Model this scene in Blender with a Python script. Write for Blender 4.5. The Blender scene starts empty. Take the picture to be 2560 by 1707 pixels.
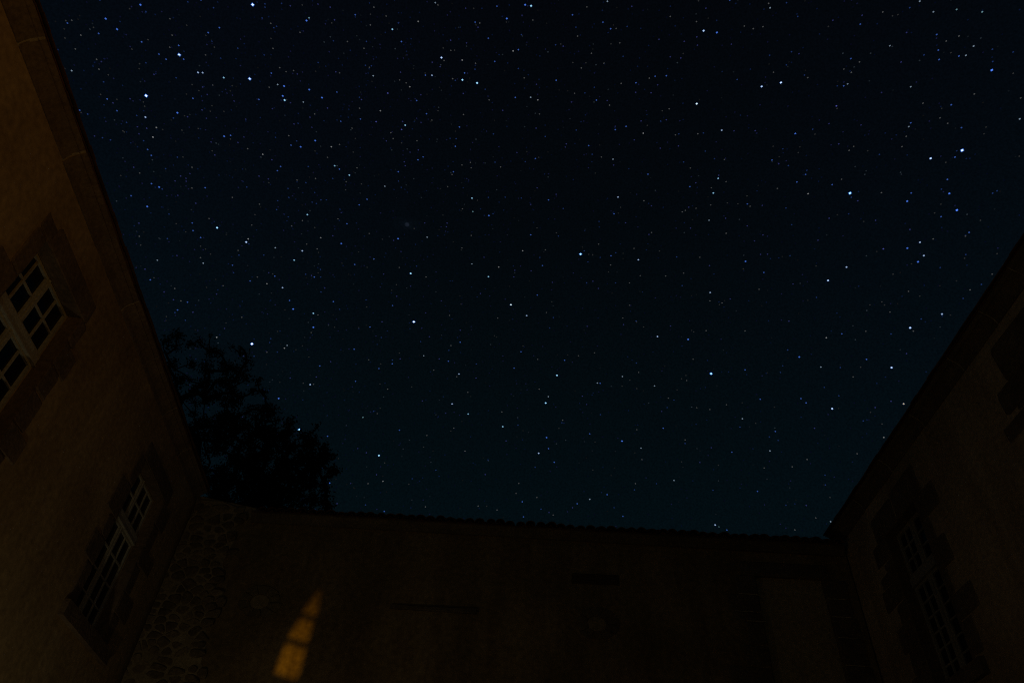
import bpy, bmesh, math, random
from mathutils import Vector, Matrix

S = bpy.context.scene
COL = S.collection

# ------------------------------------------------------------------ camera
CAM_H = 1.3
cam_d = bpy.data.cameras.new("camera")
cam_d.sensor_width = 36.0
cam_d.lens = 24.82
cam_d.clip_start = 0.05
cam_d.clip_end = 20000.0
cam = bpy.data.objects.new("camera", cam_d)
COL.objects.link(cam)
zc = Vector((150.0, 1847.0, -1765.0)).normalized()      # the zenith seen from the camera
fw = Vector((0, 0, -1))
yc = (fw - zc * fw.dot(zc)).normalized()
xc = yc.cross(zc)
rot = Matrix((xc, yc, zc)).to_4x4()
cam.matrix_world = Matrix.Translation((0, 0, CAM_H)) @ rot
S.camera = cam

# ------------------------------------------------------------------ night sky
world = bpy.data.worlds.new("World")
S.world = world
world.use_nodes = True
nt = world.node_tree
for n in list(nt.nodes):
    nt.nodes.remove(n)


def N(tree, kind, **kw):
    n = tree.nodes.new(kind)
    for k, v in kw.items():
        setattr(n, k, v)
    return n


def direction(az, el):
    a, e = math.radians(az), math.radians(el)
    return Vector((math.sin(a) * math.cos(e), math.cos(a) * math.cos(e), math.sin(e)))


tc = N(nt, "ShaderNodeTexCoord")
nrm = N(nt, "ShaderNodeVectorMath", operation="NORMALIZE")
nt.links.new(tc.outputs["Generated"], nrm.inputs[0])
sep = N(nt, "ShaderNodeSeparateXYZ")
nt.links.new(nrm.outputs[0], sep.inputs[0])
ramp = N(nt, "ShaderNodeValToRGB")
el = ramp.color_ramp.elements
SKY = [(0.0, (0.0009, 0.0044, 0.0064)), (0.50, (0.0009, 0.0037, 0.0054)), (0.66, (0.0009, 0.0029, 0.0043)),
       (0.80, (0.0009, 0.0021, 0.0034)), (1.0, (0.0010, 0.0015, 0.0029))]
el[0].position, el[0].color = SKY[0][0], SKY[0][1] + (1,)
el[1].position, el[1].color = SKY[-1][0], SKY[-1][1] + (1,)
for p, c in SKY[1:-1]:
    e = el.new(p)
    e.color = c + (1,)
nt.links.new(sep.outputs["Z"], ramp.inputs[0])


def glow(d, lo, hi, colour, power=1.0):
    dot = N(nt, "ShaderNodeVectorMath", operation="DOT_PRODUCT")
    nt.links.new(nrm.outputs[0], dot.inputs[0])
    dot.inputs[1].default_value = d
    mr = N(nt, "ShaderNodeMapRange", interpolation_type="SMOOTHERSTEP")
    mr.inputs["From Min"].default_value = lo
    mr.inputs["From Max"].default_value = hi
    nt.links.new(dot.outputs["Value"], mr.inputs["Value"])
    mul = N(nt, "ShaderNodeVectorMath", operation="SCALE")
    mul.inputs[0].default_value = colour
    nt.links.new(mr.outputs[0], mul.inputs["Scale"])
    return mul.outputs[0]


def vadd(a, b):
    n = N(nt, "ShaderNodeVectorMath", operation="ADD")
    nt.links.new(a, n.inputs[0])
    nt.links.new(b, n.inputs[1])
    return n.outputs[0]


acc = ramp.outputs["Color"]
acc = vadd(acc, glow(direction(-66, 42), 0.70, 1.0, (0.0002, 0.0003, 0.0011)))       # milky band on the left
acc = vadd(acc, glow(direction(58, 34), 0.80, 1.0, (0.0001, 0.0001, 0.0006)))
for da, sp, k in ((0, 0.999992, 0.016), (0, 0.99995, 0.0013)):                          # the faint galaxy
    acc = vadd(acc, glow(direction(-14.63, 51.38), sp, 1.0, (0.45 * k, 0.6 * k, 1.0 * k)))
for q in (-1, 1):
    acc = vadd(acc, glow(direction(-14.63 + q * 0.9, 51.38 + q * 0.06), 0.99993, 1.0, (0.0003, 0.0006, 0.0009)))
grain = N(nt, "ShaderNodeTexNoise")                               # fine noise in the sky colour, imitating sensor grain
grain.inputs["Scale"].default_value = 420.0
grain.inputs["Detail"].default_value = 2.0
nt.links.new(nrm.outputs[0], grain.inputs["Vector"])
gm = N(nt, "ShaderNodeMapRange")
gm.inputs["From Min"].default_value = 0.25
gm.inputs["From Max"].default_value = 0.75
gm.inputs["To Min"].default_value = 0.72
gm.inputs["To Max"].default_value = 1.26
nt.links.new(grain.outputs["Fac"], gm.inputs["Value"])
gs = N(nt, "ShaderNodeVectorMath", operation="SCALE")
nt.links.new(acc, gs.inputs[0])
nt.links.new(gm.outputs[0], gs.inputs["Scale"])
acc = gs.outputs[0]
bg = N(nt, "ShaderNodeBackground")
bg.inputs["Strength"].default_value = 1.0
nt.links.new(acc, bg.inputs["Color"])
wo = N(nt, "ShaderNodeOutputWorld")
nt.links.new(bg.outputs[0], wo.inputs["Surface"])

# ------------------------------------------------------------------ courtyard lamps, then added ones (all outside the frame)


def aim(ob, target):
    d = Vector(target) - ob.location
    ob.rotation_euler = d.to_track_quat("-Z", "Y").to_euler()


def lamp(name, kind, loc, power, colour, radius, target=None, size=None, blend=None):
    l = bpy.data.lights.new(name, kind)
    l.energy, l.color, l.shadow_soft_size = power, colour, radius
    o = bpy.data.objects.new(name, l)
    COL.objects.link(o)
    o.location = loc
    if kind == "SPOT":
        l.spot_size, l.spot_blend = math.radians(size), blend
        aim(o, target)
    return o


lamp("orange_floodlight", "SPOT", (4.3, -3.5, 4.6), 208.0, (1.0, 0.42, 0.03), 0.18, (-5.2, 0.6, 7.6), 78, 1.0)
lamp("wall_lantern", "POINT", (-4.15, 7.05, 1.55), 16.0, (1.0, 0.80, 0.42), 0.10)
lamp("fill_lamp", "POINT", (0.6, -3.2, 2.4), 19.0, (1.0, 0.87, 0.42), 0.25)  # added fill behind the camera, lifts the end wall and right house
lamp("patch_spot", "SPOT", (1.0, -26.0, 6.3), 11500.0, (1.0, 0.455, 0.004), 0.08, (-1.09, -6.0, 5.52), 4.2, 1.0)  # added narrow spot, throws the light patch through the pierced panel

# ------------------------------------------------------------------ exposure
S.view_settings.view_transform = "Standard"
S.view_settings.look = "None"
S.view_settings.exposure = 0.0
S.view_settings.gamma = 1.0
S.cycles.use_denoising = False
S.cycles.max_bounces = 4
S.cycles.diffuse_bounces = 3
S.cycles.filter_width = 1.05
S.cycles.sample_clamp_indirect = 0.03

# ------------------------------------------------------------------ materials


def new_mat(name):
    m = bpy.data.materials.new(name)
    m.use_nodes = True
    t = m.node_tree
    return m, t, t.nodes["Principled BSDF"]


def mottled(name, a, b, c=None, scale=1.2, fine=22.0, rough=0.95, bump=0.35, dist=0.02, stretch=(1, 1, 1), streak=0.0):
    """worn masonry: two tones mixed by large noise, broken by fine noise, with a bumpy surface"""
    m, t, p = new_mat(name)
    co = N(t, "ShaderNodeTexCoord")
    mp = N(t, "ShaderNodeMapping")
    mp.inputs["Scale"].default_value = stretch
    t.links.new(co.outputs["Object"], mp.inputs[0])
    n1 = N(t, "ShaderNodeTexNoise")
    n1.inputs["Scale"].default_value = scale
    n1.inputs["Detail"].default_value = 7
    n1.inputs["Roughness"].default_value = 0.62
    t.links.new(mp.outputs[0], n1.inputs["Vector"])
    n2 = N(t, "ShaderNodeTexNoise")
    n2.inputs["Scale"].default_value = fine
    n2.inputs["Detail"].default_value = 5
    t.links.new(mp.outputs[0], n2.inputs["Vector"])
    r1 = N(t, "ShaderNodeValToRGB")
    e = r1.color_ramp.elements
    e[0].position, e[0].color = 0.32, a + (1,)
    e[1].position, e[1].color = 0.68, b + (1,)
    if c:
        x = e.new(0.5)
        x.color = c + (1,)
    t.links.new(n1.outputs["Fac"], r1.inputs[0])
    mx = N(t, "ShaderNodeMix", data_type="RGBA", blend_type="MULTIPLY")
    mx.inputs["Factor"].default_value = 1.0
    r2 = N(t, "ShaderNodeValToRGB")
    e = r2.color_ramp.elements
    e[0].position, e[0].color = 0.3, (0.72, 0.72, 0.72, 1)
    e[1].position, e[1].color = 0.7, (1.15, 1.15, 1.15, 1)
    t.links.new(n2.outputs["Fac"], r2.inputs[0])
    t.links.new(r1.outputs[0], mx.inputs["A"])
    t.links.new(r2.outputs[0], mx.inputs["B"])
    col = mx.outputs["Result"]
    if streak:                                                   # damp stains that ran down the wall, and broad patches
        mp3 = N(t, "ShaderNodeMapping")
        mp3.inputs["Scale"].default_value = (2.6, 2.6, 0.35)
        t.links.new(co.outputs["Object"], mp3.inputs[0])
        for vec, sc, lo, hi in ((mp3.outputs[0], 1.0, 0.35, 0.62), (co.outputs["Object"], 0.45, 0.38, 0.60)):
            n3 = N(t, "ShaderNodeTexNoise")
            n3.inputs["Scale"].default_value = sc
            n3.inputs["Detail"].default_value = 5
            n3.inputs["Distortion"].default_value = 0.6
            t.links.new(vec, n3.inputs["Vector"])
            r3 = N(t, "ShaderNodeValToRGB")
            e = r3.color_ramp.elements
            k = 1.0 - streak
            e[0].position, e[0].color = lo, (k, k * 0.98, k * 0.96, 1)
            e[1].position, e[1].color = hi, (1.06, 1.06, 1.06, 1)
            t.links.new(n3.outputs["Fac"], r3.inputs[0])
            m3 = N(t, "ShaderNodeMix", data_type="RGBA", blend_type="MULTIPLY")
            m3.inputs["Factor"].default_value = 1.0
            t.links.new(col, m3.inputs["A"])
            t.links.new(r3.outputs[0], m3.inputs["B"])
            col = m3.outputs["Result"]
    t.links.new(col, p.inputs["Base Color"])
    p.inputs["Roughness"].default_value = rough
    p.inputs["Specular IOR Level"].default_value = 0.15
    add = N(t, "ShaderNodeMath", operation="ADD")
    t.links.new(n1.outputs["Fac"], add.inputs[0])
    t.links.new(n2.outputs["Fac"], add.inputs[1])
    bp = N(t, "ShaderNodeBump")
    bp.inputs["Strength"].default_value = bump
    bp.inputs["Distance"].default_value = dist
    t.links.new(add.outputs[0], bp.inputs["Height"])
    t.links.new(bp.outputs[0], p.inputs["Normal"])
    return m


M_PLASTER = mottled("ochre_plaster", (0.44, 0.33, 0.19), (0.55, 0.43, 0.265), scale=0.9, fine=13, bump=0.2, streak=0.15)
M_PLASTER2 = mottled("grey_ochre_plaster", (0.36, 0.29, 0.20), (0.48, 0.395, 0.28), scale=0.8, fine=16, streak=0.18)
M_RENDER = mottled("weathered_render", (0.20, 0.155, 0.09), (0.34, 0.265, 0.16), (0.26, 0.20, 0.12), scale=0.75, fine=12, bump=0.5, streak=0.2)
M_INFILL = mottled("pale_render", (0.26, 0.21, 0.135), (0.33, 0.27, 0.175), scale=1.2, fine=14)
M_RING = mottled("worn_stone", (0.13, 0.105, 0.07), (0.22, 0.18, 0.12), scale=2.0, fine=18, bump=0.5)
M_STONE = mottled("brown_stone", (0.165, 0.127, 0.098), (0.27, 0.21, 0.165), scale=2.2, fine=24, bump=0.5)
M_STONE2 = mottled("dark_stone", (0.112, 0.092, 0.07), (0.20, 0.163, 0.126), scale=2.2, fine=24, bump=0.5)
M_RUBBLE = mottled("rubble_stone", (0.10, 0.078, 0.055), (0.25, 0.20, 0.14), scale=3.0, fine=26, bump=0.6)
M_RUBBLE2 = mottled("pale_rubble_stone", (0.16, 0.13, 0.095), (0.30, 0.245, 0.175), scale=3.0, fine=26, bump=0.6)
M_PORTAL = mottled("portal_render", (0.33, 0.27, 0.175), (0.42, 0.345, 0.225), scale=1.2, fine=14)
M_MORTAR = mottled("lime_mortar", (0.38, 0.33, 0.25), (0.50, 0.44, 0.34), scale=3.0, fine=30, bump=0.6)
M_MORTAR2 = mottled("old_mortar", (0.23, 0.19, 0.13), (0.40, 0.33, 0.232), scale=2.0, fine=26, bump=0.6)
M_TILE = mottled("terracotta_tile", (0.10, 0.052, 0.030), (0.20, 0.10, 0.058), scale=3.5, fine=30, bump=0.3)
M_FRAME = mottled("cream_paint", (0.48, 0.49, 0.48), (0.58, 0.59, 0.575), scale=5.0, fine=40, rough=0.6, bump=0.1)
M_FRAME2 = mottled("grey_weathered_paint", (0.24, 0.23, 0.205), (0.32, 0.31, 0.28), scale=5.0, fine=40, rough=0.7, bump=0.1)
M_WOOD = mottled("dark_timber", (0.07, 0.05, 0.03), (0.12, 0.085, 0.05), scale=3.0, fine=40, stretch=(1, 12, 12))
M_GRAVEL = mottled("gravel", (0.20, 0.17, 0.13), (0.36, 0.31, 0.24), scale=0.6, fine=45, bump=0.8)
M_BARK = mottled("bark", (0.03, 0.024, 0.018), (0.06, 0.048, 0.036), scale=4, fine=30, stretch=(6, 6, 1))


def leaf_mat(name, a, b):
    m = mottled(name, a, b, scale=0.8, fine=6.0, rough=0.8, bump=0.0)
    return m


M_LEAF = leaf_mat("dark_leaf", (0.030, 0.040, 0.020), (0.055, 0.070, 0.035))
M_LEAF2 = leaf_mat("dense_leaf", (0.022, 0.030, 0.016), (0.040, 0.052, 0.026))

M_GLASS, _t, _p = new_mat("dark_window_glass")
_p.inputs["Base Color"].default_value = (0.006, 0.006, 0.007, 1)
_p.inputs["Roughness"].default_value = 0.12
_p.inputs["Specular IOR Level"].default_value = 0.35

M_STAR, _t, _p = new_mat("starlight")
_t.nodes.remove(_p)
_a = N(_t, "ShaderNodeVertexColor", layer_name="star_colour")
_e = N(_t, "ShaderNodeEmission")
_t.links.new(_a.outputs["Color"], _e.inputs["Color"])
_t.links.new(_e.outputs[0], _t.nodes["Material Output"].inputs["Surface"])
M_STAR.cycles.emission_sampling = "NONE"

# ------------------------------------------------------------------ builders


def tag(o, label=None, cat=None, group=None, kind=None):
    if label:
        o["label"] = label
    if cat:
        o["category"] = cat
    if group:
        o["group"] = group
    if kind:
        o["kind"] = kind
    return o


def finish(name, bm, mats, parent=None, smooth=False, recalc=True):
    if recalc:
        bmesh.ops.recalc_face_normals(bm, faces=bm.faces)
    me = bpy.data.meshes.new(name)
    bm.to_mesh(me)
    bm.free()
    for m in (mats if isinstance(mats, (list, tuple)) else [mats]):
        me.materials.append(m)
    if smooth:
        for f in me.polygons:
            f.use_smooth = True
    o = bpy.data.objects.new(name, me)
    COL.objects.link(o)
    if parent:
        o.parent = parent
    return o


class Frame:
    """local frame of a facade: s along it, n out of it towards the courtyard, z up from the ground"""

    def __init__(self, name, origin, along, out):
        self.e = bpy.data.objects.new(name, None)
        self.e.empty_display_size = 0.5
        COL.objects.link(self.e)
        self.e.location = (origin[0], origin[1], 0)
        a = math.atan2(along[1], along[0])
        self.e.rotation_euler = (0, 0, a)
        y = Vector((-math.sin(a), math.cos(a)))
        self.g = 1.0 if y.dot(Vector(out[:2])) > 0 else -1.0

    def v(self, s, n, z):
        return Vector((s, self.g * n, z))


def box(bm, fr, s0, s1, n0, n1, z0, z1, mat=0):
    vs = [bm.verts.new(fr.v(s, n, z)) for s in (s0, s1) for n in (n0, n1) for z in (z0, z1)]
    for q in ((0, 1, 3, 2), (4, 6, 7, 5), (0, 4, 5, 1), (2, 3, 7, 6), (0, 2, 6, 4), (1, 5, 7, 3)):
        f = bm.faces.new([vs[i] for i in q])
        f.material_index = mat


def slab_with_holes(bm, fr, s0, s1, z0, z1, n0, n1, holes):
    """a wall slab between n0 (back) and n1 (face) with rectangular openings"""
    ss = sorted({s0, s1} | {h[i] for h in holes for i in (0, 1)})
    zz = sorted({z0, z1} | {h[i] for h in holes for i in (2, 3)})
    cache = {}

    def vert(s, n, z):
        k = (round(s, 4), round(n, 4), round(z, 4))
        if k not in cache:
            cache[k] = bm.verts.new(fr.v(s, n, z))
        return cache[k]

    def solid(i, j):
        if not (0 <= i < len(ss) - 1 and 0 <= j < len(zz) - 1):
            return False
        cs, cz = (ss[i] + ss[i + 1]) / 2, (zz[j] + zz[j + 1]) / 2
        return not any(h[0] < cs < h[1] and h[2] < cz < h[3] for h in holes)

    for i in range(len(ss) - 1):
        for j in range(len(zz) - 1):
            if not solid(i, j):
                continue
            a, b, c, d = ss[i], ss[i + 1], zz[j], zz[j + 1]
            for n in (n0, n1):
                bm.faces.new([vert(a, n, c), vert(b, n, c), vert(b, n, d), vert(a, n, d)])
            for (di, dj, p, q) in ((-1, 0, (a, c), (a, d)), (1, 0, (b, c), (b, d)), (0, -1, (a, c), (b, c)), (0, 1, (a, d), (b, d))):
                if not solid(i + di, j + dj):
                    bm.faces.new([vert(p[0], n0, p[1]), vert(q[0], n0, q[1]), vert(q[0], n1, q[1]), vert(p[0], n1, p[1])])


def stone(bm, fr, s0, s1, z0, z1, n0, n1, rnd, jit=0.012, rad=0.03, mat=0, per=3, bev=0.012):
    """one dressed or rubble stone: rounded, slightly uneven outline, chamfered face"""
    w, h = s1 - s0, z1 - z0
    rad = min(rad, 0.45 * w, 0.45 * h)
    pts = []
    for cx, cz, a0 in ((s1 - rad, z1 - rad, 0), (s0 + rad, z1 - rad, 90), (s0 + rad, z0 + rad, 180), (s1 - rad, z0 + rad, 270)):
        for k in range(per):
            a = math.radians(a0 + 90 * k / (per - 1))
            pts.append((cx + rad * math.cos(a) + rnd.uniform(-jit, jit), cz + rad * math.sin(a) + rnd.uniform(-jit, jit)))
    cs, cz = (s0 + s1) / 2, (z0 + z1) / 2
    bev = min(bev, w / 4, h / 4)
    k1 = 1 - 2 * bev / min(w, h)
    rings = []
    tilt = rnd.uniform(-0.25, 0.25) * bev
    for n, k in ((n0, 1.0), (n1 - bev * 0.8, 1.0), (n1, k1)):
        rings.append([bm.verts.new(fr.v(cs + (x - cs) * k, n + (tilt * (z - cz) / h if n == n1 else 0), cz + (z - cz) * k)) for x, z in pts])
    m = len(pts)
    for a, b in zip(rings, rings[1:]):
        for i in range(m):
            f = bm.faces.new([a[i], a[(i + 1) % m], b[(i + 1) % m], b[i]])
            f.material_index = mat
    for r in (rings[0], rings[-1]):
        f = bm.faces.new(r)
        f.material_index = mat


def extrude_profile(bm, fr, prof, s0, s1, mat=0, cuts=1):
    rows = []
    for i in range(cuts + 1):
        s = s0 + (s1 - s0) * i / cuts
        rows.append([bm.verts.new(fr.v(s, n, z)) for n, z in prof])
    m = len(prof)
    for a, b in zip(rows, rows[1:]):
        for i in range(m):
            f = bm.faces.new([a[i], a[(i + 1) % m], b[(i + 1) % m], b[i]])
            f.material_index = mat
    for r in (rows[0], rows[-1]):
        f = bm.faces.new(r)
        f.material_index = mat


def barrel_tile(bm, fr, s, n, z, length, r0, r1, slope, up=True, thick=0.014, seg=7, rnd=random):
    """one half-round canal tile; starts at the eave (n, z) and climbs away from the courtyard"""
    rows = []
    for k, r in ((0.0, r0), (length, r1)):
        for t in (0.0, thick):
            row = []
            for i in range(seg):
                a = math.pi * i / (seg - 1)
                x = (r - t) * math.cos(a)
                h = (r - t) * math.sin(a) * 0.85
                if not up:
                    h = -h * 0.7
                row.append(bm.verts.new(fr.v(s + x, n - k * math.cos(slope), z + k * math.sin(slope) + h)))
            rows.append(row)
    o0, i0, o1, i1 = rows
    for i in range(seg - 1):
        bm.faces.new([o0[i], o0[i + 1], o1[i + 1], o1[i]])
        bm.faces.new([i0[i], i1[i], i1[i + 1], i0[i + 1]])
        bm.faces.new([o0[i], i0[i], i0[i + 1], o0[i + 1]])
        bm.faces.new([o1[i], o1[i + 1], i1[i + 1], i1[i]])
    for i in (0, seg - 1):
        bm.faces.new([o0[i], o1[i], i1[i], i0[i]])


def tile_rows(bm, fr, s0, s1, n_edge, z_edge, rnd, pitch=0.168, slope=math.radians(24), courses=3):
    cnt = int((s1 - s0) / pitch)
    for c in range(courses):
        nn = n_edge - c * 0.34 * math.cos(slope)
        zz = z_edge + c * 0.34 * math.sin(slope) + c * 0.004
        for i in range(cnt):
            s = s0 + (i + 0.5) * pitch + rnd.uniform(-0.016, 0.016)
            dn = rnd.uniform(-0.022, 0.022)
            dz = rnd.uniform(-0.010, 0.008)
            barrel_tile(bm, fr, s, nn + dn, zz + dz, 0.44, rnd.uniform(0.074, 0.086), 0.066, slope, True)
            if i:
                barrel_tile(bm, fr, s - pitch / 2, nn - 0.03 + dn, zz + 0.028 + dz, 0.44, 0.080, 0.07, slope, False)


# ------------------------------------------------------------------ windows of the two houses


def casement(fr, parent, s0, s1, z0, z1, n, cols, rows, paint, st):
    """one glazed leaf: stiles, rails and thin glazing bars in one mesh"""
    bm = bmesh.new()
    bar, th = 0.022, 0.045
    box(bm, fr, s0, s0 + st, n - th, n, z0, z1)
    box(bm, fr, s1 - st, s1, n - th, n, z0, z1)
    box(bm, fr, s0 + st, s1 - st, n - th, n - 0.002, z0, z0 + st)
    box(bm, fr, s0 + st, s1 - st, n - th, n - 0.002, z1 - st * 0.8, z1)
    a, b = s0 + st, s1 - st
    c, d = z0 + st, z1 - st * 0.8
    for i in range(1, cols):
        x = a + (b - a) * i / cols
        box(bm, fr, x - bar / 2, x + bar / 2, n - th, n - 0.008, c, d)
    for j in range(1, rows):
        z = c + (d - c) * j / rows
        for i in range(cols):
            xa = a + (b - a) * i / cols + (bar / 2 if i else 0)
            xb = a + (b - a) * (i + 1) / cols - (bar / 2 if i < cols - 1 else 0)
            box(bm, fr, xa, xb, n - th, n - 0.011, z - bar / 2, z + bar / 2)
    return finish("casement", bm, paint, parent)


def make_window(fr, s0, s1, z0, zt0, zt1, z1, rows_low, rows_up, paint, n=-0.15, st=0.034, mh=0.012):
    """cross window: fixed frame with mullion and transom, four casements, one dark pane sheet"""
    bm = bmesh.new()
    mid = (s0 + s1) / 2
    f = 0.022
    box(bm, fr, s0, s0 + f, n - 0.09, n - 0.012, z0, z1)
    box(bm, fr, s1 - f, s1, n - 0.09, n - 0.012, z0, z1)
    box(bm, fr, s0 + f, s1 - f, n - 0.09, n - 0.014, z1 - f, z1)
    box(bm, fr, s0 + f, s1 - f, n - 0.09, n - 0.014, z0, z0 + f)
    box(bm, fr, s0 + f, s1 - f, n - 0.09, n + 0.022, zt0 + 0.03, zt1 - 0.012)     # transom
    box(bm, fr, s0 + f, s1 - f, n - 0.09, n + 0.034, zt0 + 0.018, zt0 + 0.03)     # drip lip
    for a, b in ((z0 + f, zt0 + 0.018), (zt1 - 0.012, z1 - f)):
        box(bm, fr, mid - mh, mid + mh, n - 0.09, n + 0.012, a, b)           # mullion
    w = finish("window", bm, paint, fr.e)
    for a, b in ((s0 + f + 0.002, mid - mh - 0.002), (mid + mh + 0.002, s1 - f - 0.002)):
        casement(fr, w, a, b, z0 + f + 0.002, zt0 + 0.016, n, 2, rows_low, paint, st)
        casement(fr, w, a, b, zt1 - 0.010, z1 - f - 0.002, n, 2, rows_up, paint, st)
    bm = bmesh.new()
    box(bm, fr, s0 + 0.01, s1 - 0.01, n - 0.036, n - 0.030, z0 + 0.01, z1 - 0.01)
    finish("pane", bm, M_GLASS, w)
    return w


def surround(fr, blocks, seed, sill=None, mat=M_STONE, opening=None):
    rnd = random.Random(seed)
    bm = bmesh.new()
    if opening:                                                   # stone lining of the reveal
        s0, s1, z0, z1 = opening
        box(bm, fr, s0 - 0.05, s0 + 0.006, -0.148, 0.0025, z0 + 0.002, z1 - 0.007)
        box(bm, fr, s1 - 0.006, s1 + 0.05, -0.148, 0.0025, z0 + 0.002, z1 - 0.007)
        box(bm, fr, s0 - 0.05, s1 + 0.05, -0.148, 0.0025, z1 - 0.0065, z1 + 0.05)
    for (a, b, c, d) in blocks:
        stone(bm, fr, a, b, c, d, -0.13, 0.012 + rnd.uniform(-0.004, 0.006), rnd, jit=0.012, rad=0.035)
    if sill:
        box(bm, fr, sill[0], sill[1], -0.30, 0.075, sill[2], sill[3])
    return finish("window_surround", bm, mat, fr.e)


Z = CAM_H          # heights below were measured from the camera, which stands 1.3 m above the ground


def zb(blocks):
    return [(a, b, c + Z, d + Z) for a, b, c, d in blocks]


CORNICE = [(-0.20, 6.14), (0.015, 6.14), (0.022, 6.165), (0.03, 6.20), (0.055, 6.245), (0.085, 6.275), (0.11, 6.29), (0.106, 6.302),
           (0.12, 6.306), (0.14, 6.325), (0.155, 6.335), (0.155, 6.352), (-0.20, 6.352)]


def cornice(fr, joints, dz, seed, mat):
    rnd = random.Random(seed)
    bm = bmesh.new()
    prof = [(n, z + Z + dz) for n, z in CORNICE]
    for a, b in zip(joints, joints[1:]):
        k, o = rnd.uniform(-0.006, 0.006), rnd.uniform(-0.008, 0.008)
        extrude_profile(bm, fr, [(n + (k if n > 0 else 0), z + (o if n > 0 else 0)) for n, z in prof], a + 0.010, b - 0.010, 0, 3)
    core = [(n - 0.006 if n > 0 else n + 0.01, z + (0.004 if n > 0 else 0.006)) for n, z in prof]
    for a in joints[1:-1]:
        extrude_profile(bm, fr, core, a - 0.022, a + 0.022, 1)
    return finish("cornice", bm, [mat, M_MORTAR], fr.e)


def flat_tiles(bm, fr, s0, s1, n_edge, z_edge, rnd, slope=math.radians(24), courses=3):
    """plain flat tiles in lapped courses, two leaves thick at the eave"""
    for c in range(courses + 1):
        k = max(0, c - 1) * 0.14
        nn = n_edge - k * math.cos(slope) - (0.035 if c == 0 else 0.0)
        zz = z_edge + k * math.sin(slope) + (0.0 if c == 0 else 0.020 + 0.018 * (c - 1))
        s = s0 - (0.09 if c % 2 else 0.0)
        while s < s1:
            w = 0.172 + rnd.uniform(-0.004, 0.004)
            dn, dz = rnd.uniform(-0.006, 0.006), rnd.uniform(-0.003, 0.004)
            L = 0.27
            prof = [(nn + dn, zz + dz), (nn + dn, zz + dz + 0.016), (nn + dn - L * math.cos(slope), zz + dz + 0.016 + L * math.sin(slope) * 0.86),
                    (nn + dn - L * math.cos(slope), zz + dz + L * math.sin(slope) * 0.86)]
            extrude_profile(bm, fr, prof, max(s, s0) + 0.002, min(s + w, s1) - 0.002)
            s += w


def roof(fr, s0, s1, n_edge, z_edge, depth, seed, name="roof", barrel=False):
    rnd = random.Random(seed)
    bm = bmesh.new()
    if barrel:
        tile_rows(bm, fr, s0, s1, n_edge, z_edge, rnd)
    else:
        flat_tiles(bm, fr, s0, s1, n_edge, z_edge + 0.012, rnd)
        z_edge += 0.055
    sl = math.tan(math.radians(24))
    a, b = (n_edge - 0.06, z_edge + 0.005), (n_edge - depth, z_edge + 0.005 + (depth - 0.06) * sl)
    c = (n_edge - 2 * depth, z_edge + 0.005)
    prof = [a, b, c, (c[0], c[1] - 0.02), (b[0], b[1] - 0.03), (a[0], a[1] - 0.012)]
    extrude_profile(bm, fr, prof, s0 + 0.04, s1 - 0.04)
    return finish(name, bm, M_TILE, fr.e)


def house(origin, along, out, s0, s1, top, dz, holes, plaster, seed, joints, eave, label, depth=7.0, eave_end=None):
    fr = Frame("courtyard_house", origin, along, out)
    tag(fr.e, label, "house")
    bm = bmesh.new()
    slab_with_holes(bm, fr, s0, s1, 0.0, top, -0.42, 0.0, holes)
    box(bm, fr, s0, s0 + 0.4, -depth, -0.43, 0.0, top)
    box(bm, fr, s1 - 0.4, s1, -depth, -0.43, 0.0, top)
    box(bm, fr, s0, s1, -depth - 0.4, -depth - 0.01, 0.0, top)
    finish("wall", bm, plaster, fr.e)
    cornice(fr, joints, dz, seed, M_STONE if seed == 1 else M_STONE2)
    roof(fr, joints[0], eave_end, eave[0], eave[1], depth / 2 + 0.3, seed)
    return fr


# ---- left house
aL = math.radians(-3.91)
tL, nL = (math.sin(aL), math.cos(aL)), (math.cos(aL), -math.sin(aL))
WIN_L = [(2.26, 3.40), (6.28, 7.44)]
LZ = (3.31 + Z, 4.675 + Z, 4.835 + Z, 5.47 + Z)
left = house((-4.691, 2.545), tL, nL, -9.0, 8.95, 6.33 + Z, 0.0, [(a, b, LZ[0], LZ[3]) for a, b in WIN_L], M_PLASTER, 1,
             [-8.9, -7.6, -6.4, -5.2, -4.0, -2.9, -1.75, -0.62, 0.51, 1.74, 2.88, 3.93, 5.00, 6.15, 7.2, 8.58], (0.20, 6.33 + Z),
             "ochre plastered house with orange lit wall, stone cornice and two cross windows", eave_end=8.60)
for a, b in WIN_L:
    make_window(left, a, b, LZ[0], LZ[1], LZ[2], LZ[3], 4, 2, M_FRAME)
surround(left, zb([(2.06, 2.30, 5.47, 5.68), (2.31, 3.50, 5.468, 5.75),
                   (3.397, 3.56, 5.12, 5.46), (3.397, 3.73, 4.78, 5.11), (3.397, 3.64, 4.44, 4.77), (3.397, 3.66, 4.02, 4.43),
                   (3.397, 3.80, 3.72, 4.01), (3.397, 3.62, 3.32, 3.71),
                   (2.06, 2.263, 4.92, 5.46), (1.86, 2.263, 4.62, 4.91), (2.05, 2.263, 4.22, 4.61), (1.84, 2.263, 3.9, 4.21), (2.04, 2.263, 3.32, 3.89)]), 3,
         (2.02, 3.66, 3.14 + Z, 3.309 + Z), opening=(2.26, 3.40, LZ[0], LZ[3]))
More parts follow.
